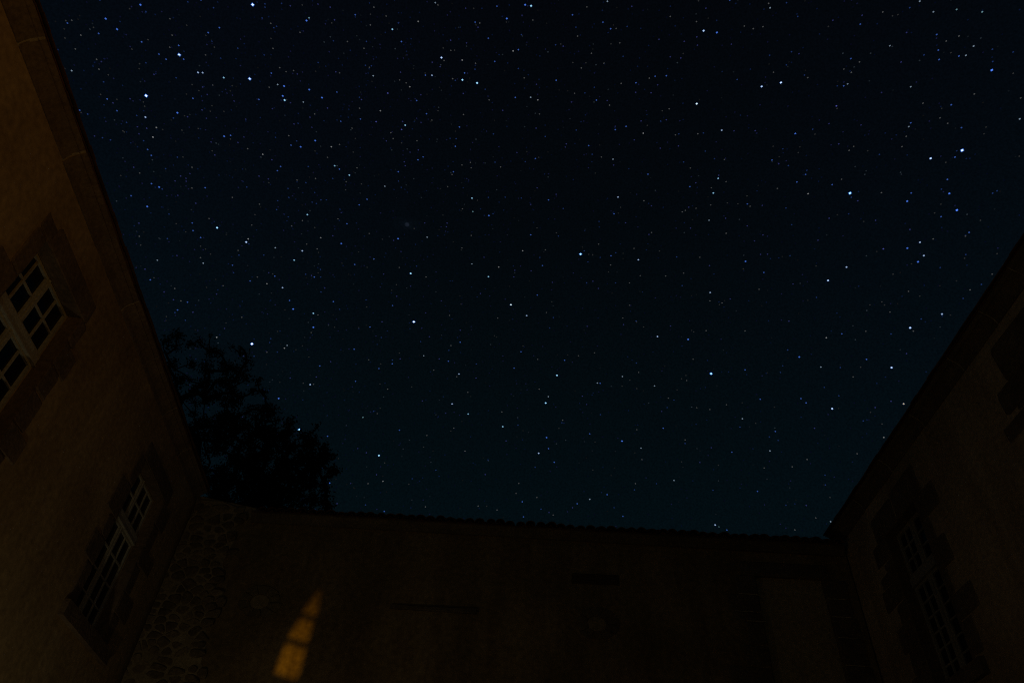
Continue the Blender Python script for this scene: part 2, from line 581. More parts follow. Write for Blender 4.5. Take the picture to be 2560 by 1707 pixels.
surround(left, zb([(6.20, 7.62, 5.468, 5.74),
                   (7.437, 7.84, 5.10, 5.46), (7.437, 7.70, 4.72, 5.09), (7.437, 8.02, 4.46, 4.71), (7.437, 7.68, 4.04, 4.45),
                   (7.437, 7.96, 3.72, 4.03), (7.437, 7.68, 3.32, 3.71),
                   (6.08, 6.283, 5.0, 5.46), (5.88, 6.283, 4.5, 4.99), (6.06, 6.283, 4.2, 4.49), (5.90, 6.283, 3.85, 4.19), (6.06, 6.283, 3.32, 3.84)]), 4,
         (6.02, 7.76, 3.12 + Z, 3.309 + Z), opening=(6.28, 7.44, LZ[0], LZ[3]))

# ---- right house
aR = math.radians(2.73)
tR, nR = (math.sin(aR), math.cos(aR)), (-math.cos(aR), math.sin(aR))
WIN_R = [(4.18, 5.17), (0.42, 1.41)]
RZ = (3.30 + Z, 4.64 + Z, 4.80 + Z, 5.47 + Z)
right = house((5.504, 4.091), tR, nR, -10.0, 7.0, 6.27 + Z, -0.06, [(a, b, RZ[0], RZ[3]) for a, b in WIN_R], M_PLASTER2, 2,
              [-9.9, -8.7, -7.5, -6.2, -5.0, -3.8, -2.6, -1.5, -0.4, 0.68, 1.34, 2.16, 3.3, 4.4, 5.5, 6.72], (0.20, 6.265 + Z),
              "dim grey ochre house whose tall cross window has uneven quoins", eave_end=6.74)
for a, b in WIN_R:
    make_window(right, a, b, RZ[0], RZ[1], RZ[2], RZ[3], 6, 3, M_FRAME2, st=0.048, mh=0.018)
surround(right, zb([(3.92, 4.70, 5.468, 5.90), (4.71, 5.46, 5.468, 5.86),
                    (5.167, 5.64, 5.16, 5.46), (5.167, 5.46, 5.03, 5.15), (5.167, 5.68, 4.84, 5.02), (5.167, 5.78, 4.54, 4.83), (5.167, 5.47, 4.26, 4.53),
                    (5.167, 5.67, 3.92, 4.25), (5.167, 5.56, 3.60, 3.91), (5.167, 5.72, 3.3, 3.59),
                    (3.62, 4.183, 5.12, 5.46), (3.97, 4.183, 4.80, 5.11), (3.78, 4.183, 4.42, 4.79), (4.02, 4.183, 4.10, 4.41),
                    (3.65, 4.183, 3.78, 4.09), (3.90, 4.183, 3.36, 3.77)]), 5, (3.95, 5.50, 3.12 + Z, 3.299 + Z), M_STONE2, (4.18, 5.17, RZ[0], RZ[3]))
surround(right, zb([(0.12, 0.90, 5.468, 5.88), (0.91, 1.66, 5.468, 5.93),
                    (1.407, 1.88, 5.44, 5.467), (1.407, 1.88, 5.16, 5.43), (1.407, 1.70, 5.10, 5.15), (1.407, 2.05, 4.90, 5.09), (1.407, 1.69, 4.56, 4.89),
                    (1.407, 1.95, 4.26, 4.55), (1.407, 1.68, 3.9, 4.25), (1.407, 1.9, 3.6, 3.89), (1.407, 1.7, 3.3, 3.59),
                    (0.0, 0.423, 5.1, 5.46), (0.2, 0.423, 4.7, 5.09), (-0.05, 0.423, 4.3, 4.69), (0.2, 0.423, 3.9, 4.29), (0.0, 0.423, 3.36, 3.89)]), 6,
         (0.15, 1.70, 3.12 + Z, 3.299 + Z), M_STONE2, (0.42, 1.41, RZ[0], RZ[3]))

# ---- the wall across the end of the courtyard
aB = math.radians(-2.73)
tB, nB = (math.cos(aB), math.sin(aB)), (math.sin(aB), -math.cos(aB))
back = Frame("tiled_courtyard_wall", (-2.806, 10.978), tB, nB)
tag(back.e, "long dark wall with a row of round roof tiles, joining the two houses", "wall")
bm = bmesh.new()
BL, BR = (7.03, 8.11, 1.6 + Z, 5.385 + Z), None
slab_with_holes(bm, back, -2.42, 8.60, 0.0, 5.97 + Z, -0.62, 0.0, [BL])
finish("wall", bm, M_RENDER, back.e)
roof(back, -1.24, 8.56, 0.25, 5.915 + Z, 0.62, 7, "tile_coping", True)
bm = bmesh.new()
extrude_profile(bm, back, [(-0.1, 5.79 + Z), (0.05, 5.79 + Z), (0.075, 5.83 + Z), (0.10, 5.85 + Z), (0.16, 5.90 + Z), (0.16, 5.935 + Z), (-0.1, 5.935 + Z)],
                -1.35, 8.55, 0, 12)
finish("eave_course", bm, M_STONE2, back.e)

# rubble facing at the left end, where the render has come off
rnd = random.Random(12)
bm = bmesh.new()
lo = [back.v(a_, n_, z_) for n_ in (-0.60, 0.0015) for a_, z_ in ((-2.418, 5.9 + Z), (-1.21, 5.9 + Z), (-1.21, 6.045 + Z), (-2.418, 6.24 + Z))]
lo = [bm.verts.new(v) for v in lo]                               # the rubble wall stands a little higher than the tiles
for q in ((0, 1, 2, 3), (4, 5, 6, 7), (1, 2, 6, 5), (2, 3, 7, 6), (3, 0, 4, 7), (0, 1, 5, 4)):
    bm.faces.new([lo[i] for i in q]).material_index = 1
prev = None                                                      # the mortar bed, with a ragged edge against the render
zs = [0.4 + 0.11 * i for i in range(65)]
ed = [-1.60 + 0.30 * max(0.0, min(1.0, (7.1 - q) / 3.2)) + 0.045 * math.sin(q * 1.9) + rnd.uniform(-0.06, 0.06) for q in zs]
ed = [min(e_, -2.42 + (7.53 - q) / 0.164) for q, e_ in zip(zs, ed)]
for q, e_ in zip(zs, ed):
    row = [bm.verts.new(back.v(-2.415, 0.002, q)), bm.verts.new(back.v(-2.415, 0.036, q)), bm.verts.new(back.v(e_ - 0.10, 0.034, q)), bm.verts.new(back.v(e_, 0.002, q))]
    if prev:
        for i in range(4):
            f = bm.faces.new([prev[i], prev[(i + 1) % 4], row[(i + 1) % 4], row[i]])
            f.material_index = 1
    prev = row


def cells(s0, s1, z0, z1, w, h, rnd):
    """irregular stones packed like rubble: a jittered Voronoi mesh, each cell a polygon"""
    seeds = []
    rows = int((z1 - z0) / h)
    for j in range(-1, rows + 2):
        hh = z0 + (j + 0.5) * h
        k = -1
        x = s0 - w + (w / 2 if j % 2 else 0)
        while x < s1 + w:
            if rnd.random() > 0.16:
                seeds.append((x + rnd.uniform(-0.42, 0.42) * w, hh + rnd.uniform(-0.40, 0.40) * h))
            x += w
    asp = w / h * 0.85
    for (cx, cz) in seeds:
        if not (s0 - 0.02 < cx < s1 and z0 < cz < z1):
            continue
        poly = [(cx - w, cz - h), (cx + w, cz - h), (cx + w, cz + h), (cx - w, cz + h)]
        near = [q for q in seeds if abs(q[0] - cx) < 2.6 * w and abs(q[1] - cz) < 2.6 * h and q != (cx, cz)]
        for (qx, qz) in near:
            nx, nz = (qx - cx) / asp ** 2, qz - cz
            mx, mz = (qx + cx) / 2, (qz + cz) / 2
            out = []
            for i in range(len(poly)):
                p, r = poly[i], poly[(i + 1) % len(poly)]
                dp = (p[0] - mx) * nx + (p[1] - mz) * nz
                dr = (r[0] - mx) * nx + (r[1] - mz) * nz
                if dp <= 0:
                    out.append(p)
                if dp * dr < 0:
                    t = dp / (dp - dr)
                    out.append((p[0] + (r[0] - p[0]) * t, p[1] + (r[1] - p[1]) * t))
            poly = out
            if len(poly) < 3:
                break
        if len(poly) >= 3:
            yield poly


for poly in cells(-2.44, -1.15, 1.4, 6.30 + Z, 0.185, 0.115, rnd):
    cx = sum(p[0] for p in poly) / len(poly)
    cz = sum(p[1] for p in poly) / len(poly)
    edge = ed[min(range(65), key=lambda i: abs(zs[i] - cz))] - 0.01
    if cx > edge + rnd.uniform(-0.04, 0.12) or rnd.random() < 0.05 or max(p[1] for p in poly) > 7.55 - (cx + 2.42) * 0.164:
        continue
    pts = []                                                     # shrink for the mortar joint and cut the corners round
    for i in range(len(poly)):
        p, q = poly[i], poly[(i + 1) % len(poly)]
        for t in (0.22, 0.78):
            pts.append((p[0] + (q[0] - p[0]) * t, p[1] + (q[1] - p[1]) * t))
    size = min(max(p[0] for p in pts) - min(p[0] for p in pts), max(p[1] for p in pts) - min(p[1] for p in pts))
    if size < 0.035:
        continue
    k0 = 1 - rnd.uniform(0.010, 0.030) / size
    pr = rnd.uniform(0.036, 0.064)
    tone = 2 if rnd.random() < 0.28 else 0
    rings = []
    for n, k in ((0.0, k0), (pr - 0.014, k0 * 0.97), (pr, k0 * 0.74)):
        rings.append([bm.verts.new(back.v(max(-2.41, cx + (x - cx) * k), n, cz + (zz - cz) * k)) for x, zz in pts])
    m = len(pts)
    for a_, b_ in zip(rings, rings[1:]):
        for i in range(m):
            bm.faces.new([a_[i], a_[(i + 1) % m], b_[(i + 1) % m], b_[i]]).material_index = tone
    bm.faces.new(rings[0]).material_index = tone
    bm.faces.new(rings[-1]).material_index = tone
finish("rubble_facing", bm, [M_RUBBLE, M_MORTAR2, M_RUBBLE2], back.e)

# walled-up window at the right end
rnd = random.Random(21)
bm = bmesh.new()
stone(bm, back, 6.82, 8.24, 5.385 + Z, 5.61 + Z, -0.16, 0.016, rnd, rad=0.02)
for (a, b, c, d) in zb([(6.71, 7.035, 5.06, 5.375), (6.55, 7.035, 4.775, 5.05), (6.60, 7.035, 4.63, 4.765), (6.76, 7.035, 4.26, 4.62), (6.66, 7.035, 3.95, 4.25),
                        (6.40, 7.035, 3.55, 3.94), (6.7, 7.035, 3.2, 3.54), (6.45, 7.035, 2.8, 3.19), (6.7, 7.035, 2.4, 2.79), (6.5, 7.035, 1.6, 2.39),
                        (8.105, 8.47, 5.06, 5.375), (8.105, 8.46, 4.775, 5.05), (8.105, 8.50, 4.455, 4.765), (8.105, 8.48, 4.05, 4.445), (8.105, 8.50, 3.65, 4.04),
                        (8.105, 8.47, 3.2, 3.64), (8.105, 8.50, 2.8, 3.19), (8.105, 8.47, 2.4, 2.79), (8.105, 8.50, 1.6, 2.39)]):
    stone(bm, back, a, b, c + 0.004, d - 0.004, -0.16, 0.012 + rnd.uniform(-0.004, 0.006), rnd, jit=0.006, rad=0.02)
for a, zz in [(6.72, 5.055), (6.62, 4.77), (6.78, 4.625)] + [(8.12, q) for q in (5.055, 4.77, 4.45, 4.045)]:
    box(bm, back, a, a + 0.29, 0.003, 0.012, zz + Z - 0.006, zz + Z + 0.006, 1)
bw = finish("blocked_window", bm, [M_STONE2, M_MORTAR], back.e)
bm = bmesh.new()
box(bm, back, 7.031, 8.109, -0.40, -0.065, 1.601 + Z, 5.384 + Z)
finish("infill", bm, M_PORTAL, bw)

# two small round openings, a stone lintel and a thin ledge


def oculus(s, z):
    rnd = random.Random(int(s * 100))
    bm = bmesh.new()
    seg = 10
    for k in range(seg):
        a0, a1 = 2 * math.pi * k / seg + 0.03, 2 * math.pi * (k + 1) / seg - 0.03
        r1 = rnd.uniform(0.95, 1.12)
        pts = []
        for a, q in ((a0, 0), (a1, 0), (a1, 1), ((a0 + a1) / 2, 1), (a0, 1)):
            ra, rb = (0.155, 0.125) if q == 0 else (0.32 * r1, 0.24 * r1)
            pts.append((s + ra * math.cos(a), z + rb * math.sin(a)))
        lo = [bm.verts.new(back.v(x, -0.05, y)) for x, y in pts]
        hi = [bm.verts.new(back.v(x, 0.014, y)) for x, y in pts]
        for i in range(5):
            bm.faces.new([lo[i], lo[(i + 1) % 5], hi[(i + 1) % 5], hi[i]])
        bm.faces.new(lo)
        bm.faces.new(hi)
    o = finish("round_opening", bm, M_RING, back.e)
    bm = bmesh.new()
    lo, hi = [], []
    for k in range(24):
        a = 2 * math.pi * k / 24
        lo.append(bm.verts.new(back.v(s + 0.15 * math.cos(a), -0.04, z + 0.12 * math.sin(a))))
        hi.append(bm.verts.new(back.v(s + 0.145 * math.cos(a), 0.005, z + 0.115 * math.sin(a))))
    for k in range(24):
        bm.faces.new([lo[k], lo[(k + 1) % 24], hi[(k + 1) % 24], hi[k]])
    bm.faces.new(lo)
    bm.faces.new(hi)
    finish("infill", bm, M_INFILL, o)


oculus(-0.80, 4.45 + Z)
oculus(4.46, 4.43 + Z)
rnd = random.Random(5)
bm = bmesh.new()
stone(bm, back, 4.07, 4.83, 5.06 + Z, 5.23 + Z, -0.05, 0.015, rnd, rad=0.02)
finish("stone_lintel", bm, M_WOOD, back.e)
bm = bmesh.new()
stone(bm, back, 1.24, 2.60, 4.47 + Z, 4.53 + Z, -0.05, 0.05, rnd, rad=0.01)
finish("ledge", bm, M_STONE2, back.e)

# ------------------------------------------------------------------ trees behind the wall


def limb(bm, a, b, r0, r1, rnd, seg=5, cuts=4, bend=0.12):
    a, b = Vector(a), Vector(b)
    d = (b - a)
    L = d.length
    d.normalize()
    u = d.cross(Vector((0.3, 0.9, 0.2))).normalized()
    w = d.cross(u)
    off1, off2 = rnd.uniform(-bend, bend) * L, rnd.uniform(-bend, bend) * L
    prev = None
    for i in range(cuts + 1):
        t = i / cuts
        c = a + d * (L * t) + (u * off1 + w * off2) * math.sin(math.pi * t)
        r = r0 + (r1 - r0) * t
        ring = [bm.verts.new(c + (u * math.cos(q) + w * math.sin(q)) * r) for q in [2 * math.pi * k / seg for k in range(seg)]]
        if prev:
            for k in range(seg):
                bm.faces.new([prev[k], prev[(k + 1) % seg], ring[(k + 1) % seg], ring[k]])
        prev = ring


def make_tree(label, y, trunk_x, fork_z, clumps, per_clump, leaf, seed, mleaf, trunk_r, depth):
    """trunk, forking limbs that grow from clump to clump, twigs at every clump and loose leaf sprays round the twigs"""
    rnd = random.Random(seed)
    root = bpy.data.objects.new("tree", None)
    COL.objects.link(root)
    root.location = (trunk_x, y, 0)
    tag(root, label, "tree")
    bm = bmesh.new()
    bl = bmesh.new()
    fork = Vector((0.1, 0.05, fork_z))
    limb(bm, (0, 0, 0), fork, trunk_r, trunk_r * 0.6, rnd, 9, 8, 0.03)
    nodes = sorted(((Vector((x - trunk_x, rnd.uniform(-depth, depth), z)), r) for x, z, r in clumps), key=lambda q: (q[0] - fork).length)
    parent, done = [], []
    for i, (p, r) in enumerate(nodes):
        best, bj = (p - fork).length * 0.9 + 0.25, -1
        for j in range(i):
            c = (p - nodes[j][0]).length + 0.28 * (nodes[j][0] - fork).length
            if c < best:
                best, bj = c, j
        parent.append(bj)
    load = [1.0] * len(nodes)
    for i in range(len(nodes) - 1, -1, -1):
        if parent[i] >= 0:
            load[parent[i]] += load[i]
    for i, (p, r) in enumerate(nodes):
        q = nodes[parent[i]][0] if parent[i] >= 0 else fork
        limb(bm, q, p, 0.013 * math.sqrt(load[i]) + 0.010, 0.012 * math.sqrt(max(load[i] - 1, 0.3)) + 0.006, rnd, 5, 4, 0.13)
        tips = []
        for _ in range(9):
            v = Vector((rnd.gauss(0, 1), rnd.gauss(0, 1), rnd.gauss(0.2, 1))).normalized() * r * rnd.uniform(0.5, 1.15)
            tips.append(p + v)
            limb(bm, p, p + v, 0.007, 0.003, rnd, 3, 3, 0.18)
        for _ in range(int(per_clump * (r / 0.25) ** 2 * rnd.uniform(0.5, 1.4))):
            t = rnd.choice(tips)
            c = p.lerp(t, rnd.betavariate(2.4, 1.2)) + Vector((rnd.gauss(0, 1), rnd.gauss(0, 1), rnd.gauss(0, 1))) * (0.05 + 0.12 * r)
            k = leaf * rnd.uniform(0.6, 1.35)
            a = Vector((rnd.gauss(0, 1), rnd.gauss(0, 1), rnd.gauss(0, 1))).normalized()
            b = a.cross(Vector((rnd.gauss(0, 1), rnd.gauss(0, 1), rnd.gauss(0, 1)))).normalized()
            bl.faces.new([bl.verts.new(v) for v in (c - a * k, c + b * k * 0.45, c + a * k, c - b * k * 0.45)])
    finish("trunk", bm, M_BARK, root, recalc=False, smooth=True)
    finish("crown", bl, mleaf, root, recalc=False)
    return root


TALL = [(-10.87, 15.71, 0.24), (-9.53, 16.9, 0.19), (-8.69, 16.35, 0.24), (-9.4, 14.59, 0.18), (-11.28, 16.93, 0.17), (-7.37, 14.28, 0.19), (-9.06, 16.85, 0.09), (-10.2, 16.16, 0.2), (-9.95, 15.44, 0.2), (-9.92, 14.91, 0.24), (-8.86, 14.61, 0.19), (-10.3, 17.18, 0.23), (-8.74, 15.1, 0.24), (-9.39, 15.06, 0.18), (-11.3, 17.21, 0.22), (-7.98, 15.43, 0.16), (-10.39, 15.17, 0.19), (-9.03, 15.17, 0.19), (-7.48, 14.55, 0.19), (-8.48, 13.84, 0.21), (-11.74, 17.05, 0.07), (-9.19, 13.93, 0.2), (-8.09, 15.86, 0.08), (-10.31, 14.76, 0.13), (-8.21, 15.07, 0.2), (-9.52, 13.72, 0.2), (-10.11, 14.34, 0.07), (-9.27, 16.82, 0.17), (-7.79, 13.8, 0.22), (-8.27, 14.19, 0.18), (-9.73, 17.13, 0.12), (-9.95, 16.63, 0.24), (-8.97, 15.39, 0.18), (-8.83, 14.11, 0.22), (-9.64, 14.79, 0.18), (-10.45, 17.44, 0.14), (-10.62, 15.45, 0.22), (-10.03, 14.65, 0.16), (-8.96, 15.75, 0.2), (-8.83, 16.02, 0.23), (-8.2, 13.82, 0.17), (-9.1, 16.14, 0.17), (-10.04, 14.2, 0.07), (-10.12, 15.32, 0.16), (-10.75, 17.4, 0.2), (-7.76, 14.87, 0.16), (-9.19, 15.78, 0.2), (-10.04, 17.23, 0.22), (-8.18, 15.68, 0.21), (-8.37, 16.32, 0.07), (-7.94, 14.67, 0.18), (-8.32, 16.16, 0.12), (-11.21, 16.26, 0.21), (-8.7, 13.83, 0.17), (-10.95, 16.86, 0.21), (-10.17, 16.48, 0.24), (-8.44, 15.08, 0.16), (-9.34, 15.4, 0.18), (-10.24, 14.52, 0.07), (-7.09, 14.17, 0.16), (-9.6, 15.55, 0.24), (-11.48, 16.64, 0.1), (-8.79, 16.67, 0.1), (-8.98, 14.91, 0.17), (-9.51, 16.34, 0.22), (-8.52, 14.23, 0.16), (-11.05, 16.61, 0.17), (-10.29, 17.49, 0.08), (-11.1, 17.39, 0.15), (-9.17, 14.4, 0.21), (-7.45, 13.9, 0.17), (-9.01, 16.58, 0.17), (-9.73, 14.11, 0.17), (-7.68, 14.11, 0.18), (-11.4, 17.45, 0.08), (-7.21, 13.97, 0.21), (-9.9, 16.12, 0.24), (-11.63, 17.21, 0.17), (-9.16, 16.94, 0.07), (-8.69, 14.39, 0.16), (-10.47, 16.23, 0.17), (-7.73, 14.54, 0.16), (-7.23, 14.66, 0.07), (-7.77, 15.18, 0.11), (-9.85, 16.91, 0.18), (-9.96, 15.78, 0.18), (-8.5, 15.89, 0.17), (-7.43, 14.8, 0.07), (-8.75, 15.42, 0.17), (-10.56, 15.03, 0.07), (-7.66, 15.02, 0.1), (-8.96, 13.88, 0.18), (-9.37, 16.04, 0.21), (-10.54, 15.67, 0.17), (-10.84, 15.48, 0.08), (-9.62, 15.09, 0.16), (-8.14, 15.36, 0.16), (-8.46, 16.39, 0.08), (-9.77, 13.9, 0.16), (-8.93, 16.78, 0.08), (-9.41, 14.22, 0.17), (-10.7, 15.28, 0.09), (-11.42, 16.49, 0.08), (-11.54, 16.8, 0.12), (-11.09, 15.9, 0.09), (-7.53, 14.87, 0.07), (-7.19, 14.43, 0.22), (-9.69, 16.64, 0.2), (-9.69, 13.65, 0.07), (-9.41, 17.06, 0.07), (-7.99, 15.66, 0.08)]
LOW = [(-5.68, 12.22, 0.16), (-5.43, 12.36, 0.14), (-5.09, 11.48, 0.16), (-5.45, 12.08, 0.19), (-7.25, 11.99, 0.18), (-6.83, 12.07, 0.19), (-6.72, 11.5, 0.18), (-4.94, 10.87, 0.19), (-5.66, 10.49, 0.12), (-5.46, 10.36, 0.08), (-6.57, 12.08, 0.19), (-7.11, 10.93, 0.18), (-5.92, 11.35, 0.16), (-4.53, 10.75, 0.17), (-5.25, 12.32, 0.2), (-6.53, 10.73, 0.19), (-5.1, 10.69, 0.15), (-7.47, 11.51, 0.19), (-7.65, 11.2, 0.14), (-5.06, 12.35, 0.15), (-7.4, 11.29, 0.19), (-7.47, 10.57, 0.17), (-6.13, 12.01, 0.17), (-4.59, 11.12, 0.06), (-7.4, 12.3, 0.16), (-5.65, 11.81, 0.16), (-7.27, 11.61, 0.16), (-5.63, 11.17, 0.18), (-4.56, 11.89, 0.11), (-4.68, 10.47, 0.16), (-6.41, 10.89, 0.16), (-6.26, 11.68, 0.15), (-6.29, 12.27, 0.19), (-7.21, 10.3, 0.2), (-4.83, 11.93, 0.19), (-6.35, 11.86, 0.15), (-7.06, 10.19, 0.06), (-6.2, 10.69, 0.2), (-7.06, 10.63, 0.13), (-6.42, 11.19, 0.2), (-8.21, 12.41, 0.17), (-5.89, 12.07, 0.18), (-5.05, 11.83, 0.21), (-6.74, 10.99, 0.19), (-4.53, 10.52, 0.2), (-7.35, 11.82, 0.19), (-6.79, 11.22, 0.18), (-5.38, 10.81, 0.17), (-6.51, 12.82, 0.14), (-6.35, 10.25, 0.06), (-7.55, 12.46, 0.17), (-5.23, 11.69, 0.14), (-5.76, 11.52, 0.2), (-6.91, 10.24, 0.09), (-5.92, 11.16, 0.15), (-6.78, 12.69, 0.2), (-8.06, 11.88, 0.14), (-4.84, 11.46, 0.15), (-6.98, 11.87, 0.13), (-5.51, 10.59, 0.14), (-7.29, 10.96, 0.2), (-7.25, 12.33, 0.18), (-4.78, 10.39, 0.06), (-5.76, 11.11, 0.13), (-7.55, 11.69, 0.13), (-6.84, 10.81, 0.14), (-5.53, 11.31, 0.17), (-7.74, 11.01, 0.14), (-6.05, 11.73, 0.17), (-5.85, 10.91, 0.16), (-5.49, 11.56, 0.17), (-7.21, 12.63, 0.16), (-5.89, 10.59, 0.18), (-4.65, 11.64, 0.12), (-7.32, 10.7, 0.19), (-7.69, 12.4, 0.13), (-7.73, 12.57, 0.16), (-5.99, 10.3, 0.07), (-7.56, 10.88, 0.15), (-7.19, 11.45, 0.14), (-7.98, 12.49, 0.2), (-7.09, 11.63, 0.17), (-6.36, 12.6, 0.21), (-5.2, 10.54, 0.17), (-6.18, 11.15, 0.16), (-6.3, 12.0, 0.16), (-6.71, 11.73, 0.14), (-4.92, 10.62, 0.15), (-6.79, 10.32, 0.18), (-5.71, 12.5, 0.12), (-8.15, 12.24, 0.14), (-6.12, 10.39, 0.13), (-7.04, 11.45, 0.15), (-4.99, 12.19, 0.15), (-5.82, 11.81, 0.16), (-6.7, 12.43, 0.19), (-6.87, 11.65, 0.19), (-6.15, 11.35, 0.16), (-5.23, 10.91, 0.13), (-4.66, 12.0, 0.15), (-5.31, 11.32, 0.19), (-7.64, 10.75, 0.09), (-7.51, 10.46, 0.06), (-6.44, 11.66, 0.19), (-5.45, 11.81, 0.17), (-4.75, 11.29, 0.15), (-6.26, 10.99, 0.17), (-6.61, 10.28, 0.13), (-4.61, 10.97, 0.15), (-6.76, 10.57, 0.16), (-6.92, 10.67, 0.16), (-6.1, 11.55, 0.15), (-6.54, 10.96, 0.13), (-6.02, 11.04, 0.15), (-5.22, 11.98, 0.18), (-6.52, 10.46, 0.18), (-5.75, 10.69, 0.13), (-6.05, 10.77, 0.14), (-7.53, 11.89, 0.16), (-4.79, 12.11, 0.15), (-6.25, 10.25, 0.06), (-6.39, 10.57, 0.17), (-6.24, 12.82, 0.15), (-5.09, 10.41, 0.09), (-7.35, 10.2, 0.06), (-7.27, 10.47, 0.13), (-5.41, 11.13, 0.18), (-7.12, 12.12, 0.14), (-7.02, 10.41, 0.17), (-4.64, 11.51, 0.09), (-6.49, 10.3, 0.11), (-6.35, 11.34, 0.16), (-7.72, 10.85, 0.07), (-6.65, 11.88, 0.13), (-6.23, 11.51, 0.13), (-5.28, 10.4, 0.1), (-6.58, 11.32, 0.16), (-7.04, 12.25, 0.16), (-5.51, 10.74, 0.14), (-6.53, 11.49, 0.17), (-5.91, 10.37, 0.16), (-7.89, 11.33, 0.18), (-7.44, 11.13, 0.15), (-7.4, 12.53, 0.19), (-5.48, 10.97, 0.16), (-7.47, 12.12, 0.13), (-6.52, 12.42, 0.14), (-6.08, 10.53, 0.13), (-6.69, 10.7, 0.15), (-4.39, 10.45, 0.08), (-7.28, 10.17, 0.06), (-5.97, 12.81, 0.07), (-4.65, 11.39, 0.07), (-5.97, 12.27, 0.16), (-6.19, 11.84, 0.15), (-5.55, 12.41, 0.12), (-7.02, 12.44, 0.17), (-5.84, 12.63, 0.14), (-4.63, 11.22, 0.06), (-4.77, 10.81, 0.17), (-6.85, 11.86, 0.13), (-7.38, 10.31, 0.09), (-5.78, 10.44, 0.15), (-4.89, 10.38, 0.06), (-5.67, 12.01, 0.15), (-4.38, 10.65, 0.06), (-6.9, 12.29, 0.16), (-6.42, 12.21, 0.14), (-7.78, 11.16, 0.14), (-5.34, 10.36, 0.07), (-4.31, 10.46, 0.07), (-5.0, 10.46, 0.13), (-4.76, 11.09, 0.19), (-5.68, 10.84, 0.19), (-4.89, 11.72, 0.13), (-6.11, 10.94, 0.13), (-6.54, 12.6, 0.15), (-6.16, 10.29, 0.07), (-5.05, 12.47, 0.07), (-5.83, 12.39, 0.18), (-5.74, 10.33, 0.08), (-4.85, 12.29, 0.06), (-4.97, 11.59, 0.18), (-6.15, 12.33, 0.15), (-6.58, 11.16, 0.14), (-6.06, 12.82, 0.12), (-5.16, 12.49, 0.06), (-4.97, 12.39, 0.07), (-5.65, 10.36, 0.09), (-5.33, 12.46, 0.06), (-6.24, 10.46, 0.13), (-5.16, 10.38, 0.07), (-5.9, 11.68, 0.14), (-6.35, 10.4, 0.13), (-6.96, 10.2, 0.06), (-5.25, 11.51, 0.14), (-5.07, 12.05, 0.16), (-6.82, 11.4, 0.15), (-5.81, 10.29, 0.06), (-7.63, 10.67, 0.06), (-6.8, 10.2, 0.06)]
make_tree("tall thin-crowned tree beside the lit house, stars showing through its leaves", 18.5, -9.6, 11.2, TALL, 200, 0.046, 31, M_LEAF, 0.22, 0.9)
make_tree("low dense black tree just above the tiled wall, right of the taller tree", 16.5, -6.3, 8.6, LOW, 330, 0.046, 33, M_LEAF2, 0.26, 0.9)

# ------------------------------------------------------------------ ground
bm = bmesh.new()
vs = [bm.verts.new(p) for p in ((-400, -400, 0), (400, -400, 0), (400, 400, 0), (-400, 400, 0))]
bm.faces.new(vs)
tag(finish("ground", bm, M_GRAVEL), kind="structure")

# ------------------------------------------------------------------ added unseen wall behind the camera; its cut-out panel shapes the light patch
APER = [[(-1.021, 6.149), (-0.991, 6.138), (-0.981, 5.946), (-0.989, 5.911), (-1.107, 5.94)], [(-1.115, 5.889), (-0.991, 5.862), (-0.997, 5.691), (-1.166, 5.73)], [(-1.174, 5.681), (-0.998, 5.643), (-1.002, 5.434), (-1.026, 5.408), (-1.198, 5.451)]]
gobo = Frame("gobo_wall", (-6.5, -6.0), (1, 0), (0, 1))
tag(gobo.e, "added unseen wall behind the viewer, its pierced panel shaping the light patch", "gobo_wall")
bm = bmesh.new()
slab_with_holes(bm, gobo, 0.0, 13.5, 0.0, 7.6, -0.5, 0.0, [(4.9, 5.9, 5.2, 6.4)])
finish("wall", bm, M_PLASTER2, gobo.e)
bm = bmesh.new()
edges = []
for loop in [[(4.9, 5.2), (5.9, 5.2), (5.9, 6.4), (4.9, 6.4)]] + [[(x + 6.5, z) for x, z in q] for q in APER]:
    vs = [bm.verts.new(gobo.v(s, -0.02, z)) for s, z in loop]
    for i in range(len(vs)):
        edges.append(bm.edges.new((vs[i], vs[(i + 1) % len(vs)])))
bmesh.ops.triangle_fill(bm, use_beauty=True, use_dissolve=False, edges=edges)
ext = bmesh.ops.extrude_face_region(bm, geom=bm.faces[:])
bmesh.ops.translate(bm, verts=[g for g in ext["geom"] if isinstance(g, bmesh.types.BMVert)], vec=(0, -0.02, 0))
finish("gobo_panel", bm, M_WOOD, gobo.e)  # added panel, its holes cut to draw the patch on the end wall

# ------------------------------------------------------------------ stars
STAR_DIST = 6000.0
PX = 1.0 / 1765.0
TINT = {"b": (0.11, 0.28, 1.15), "c": (0.42, 0.86, 1.0), "w": (0.56, 0.76, 1.0), "g": (0.62, 0.64, 0.66), "v": (0.22, 0.25, 1.1),
        "G": (0.80, 1.0, 0.92), "y": (1.0, 0.82, 0.45)}
MAG = {0: (2.5, 1.5), 1: (2.1, 0.95), 2: (1.85, 0.50), 3: (1.75, 0.25), 4: (1.65, 0.085), 5: (1.6, 0.038), 6: (1.5, 0.012)}
OCTA = [(1, 0, 0), (-1, 0, 0), (0, 1, 0), (0, -1, 0), (0, 0, 1), (0, 0, -1)]
OCTF = [(0, 2, 4), (2, 1, 4), (1, 3, 4), (3, 0, 4), (2, 0, 5), (1, 2, 5), (3, 1, 5), (0, 3, 5)]


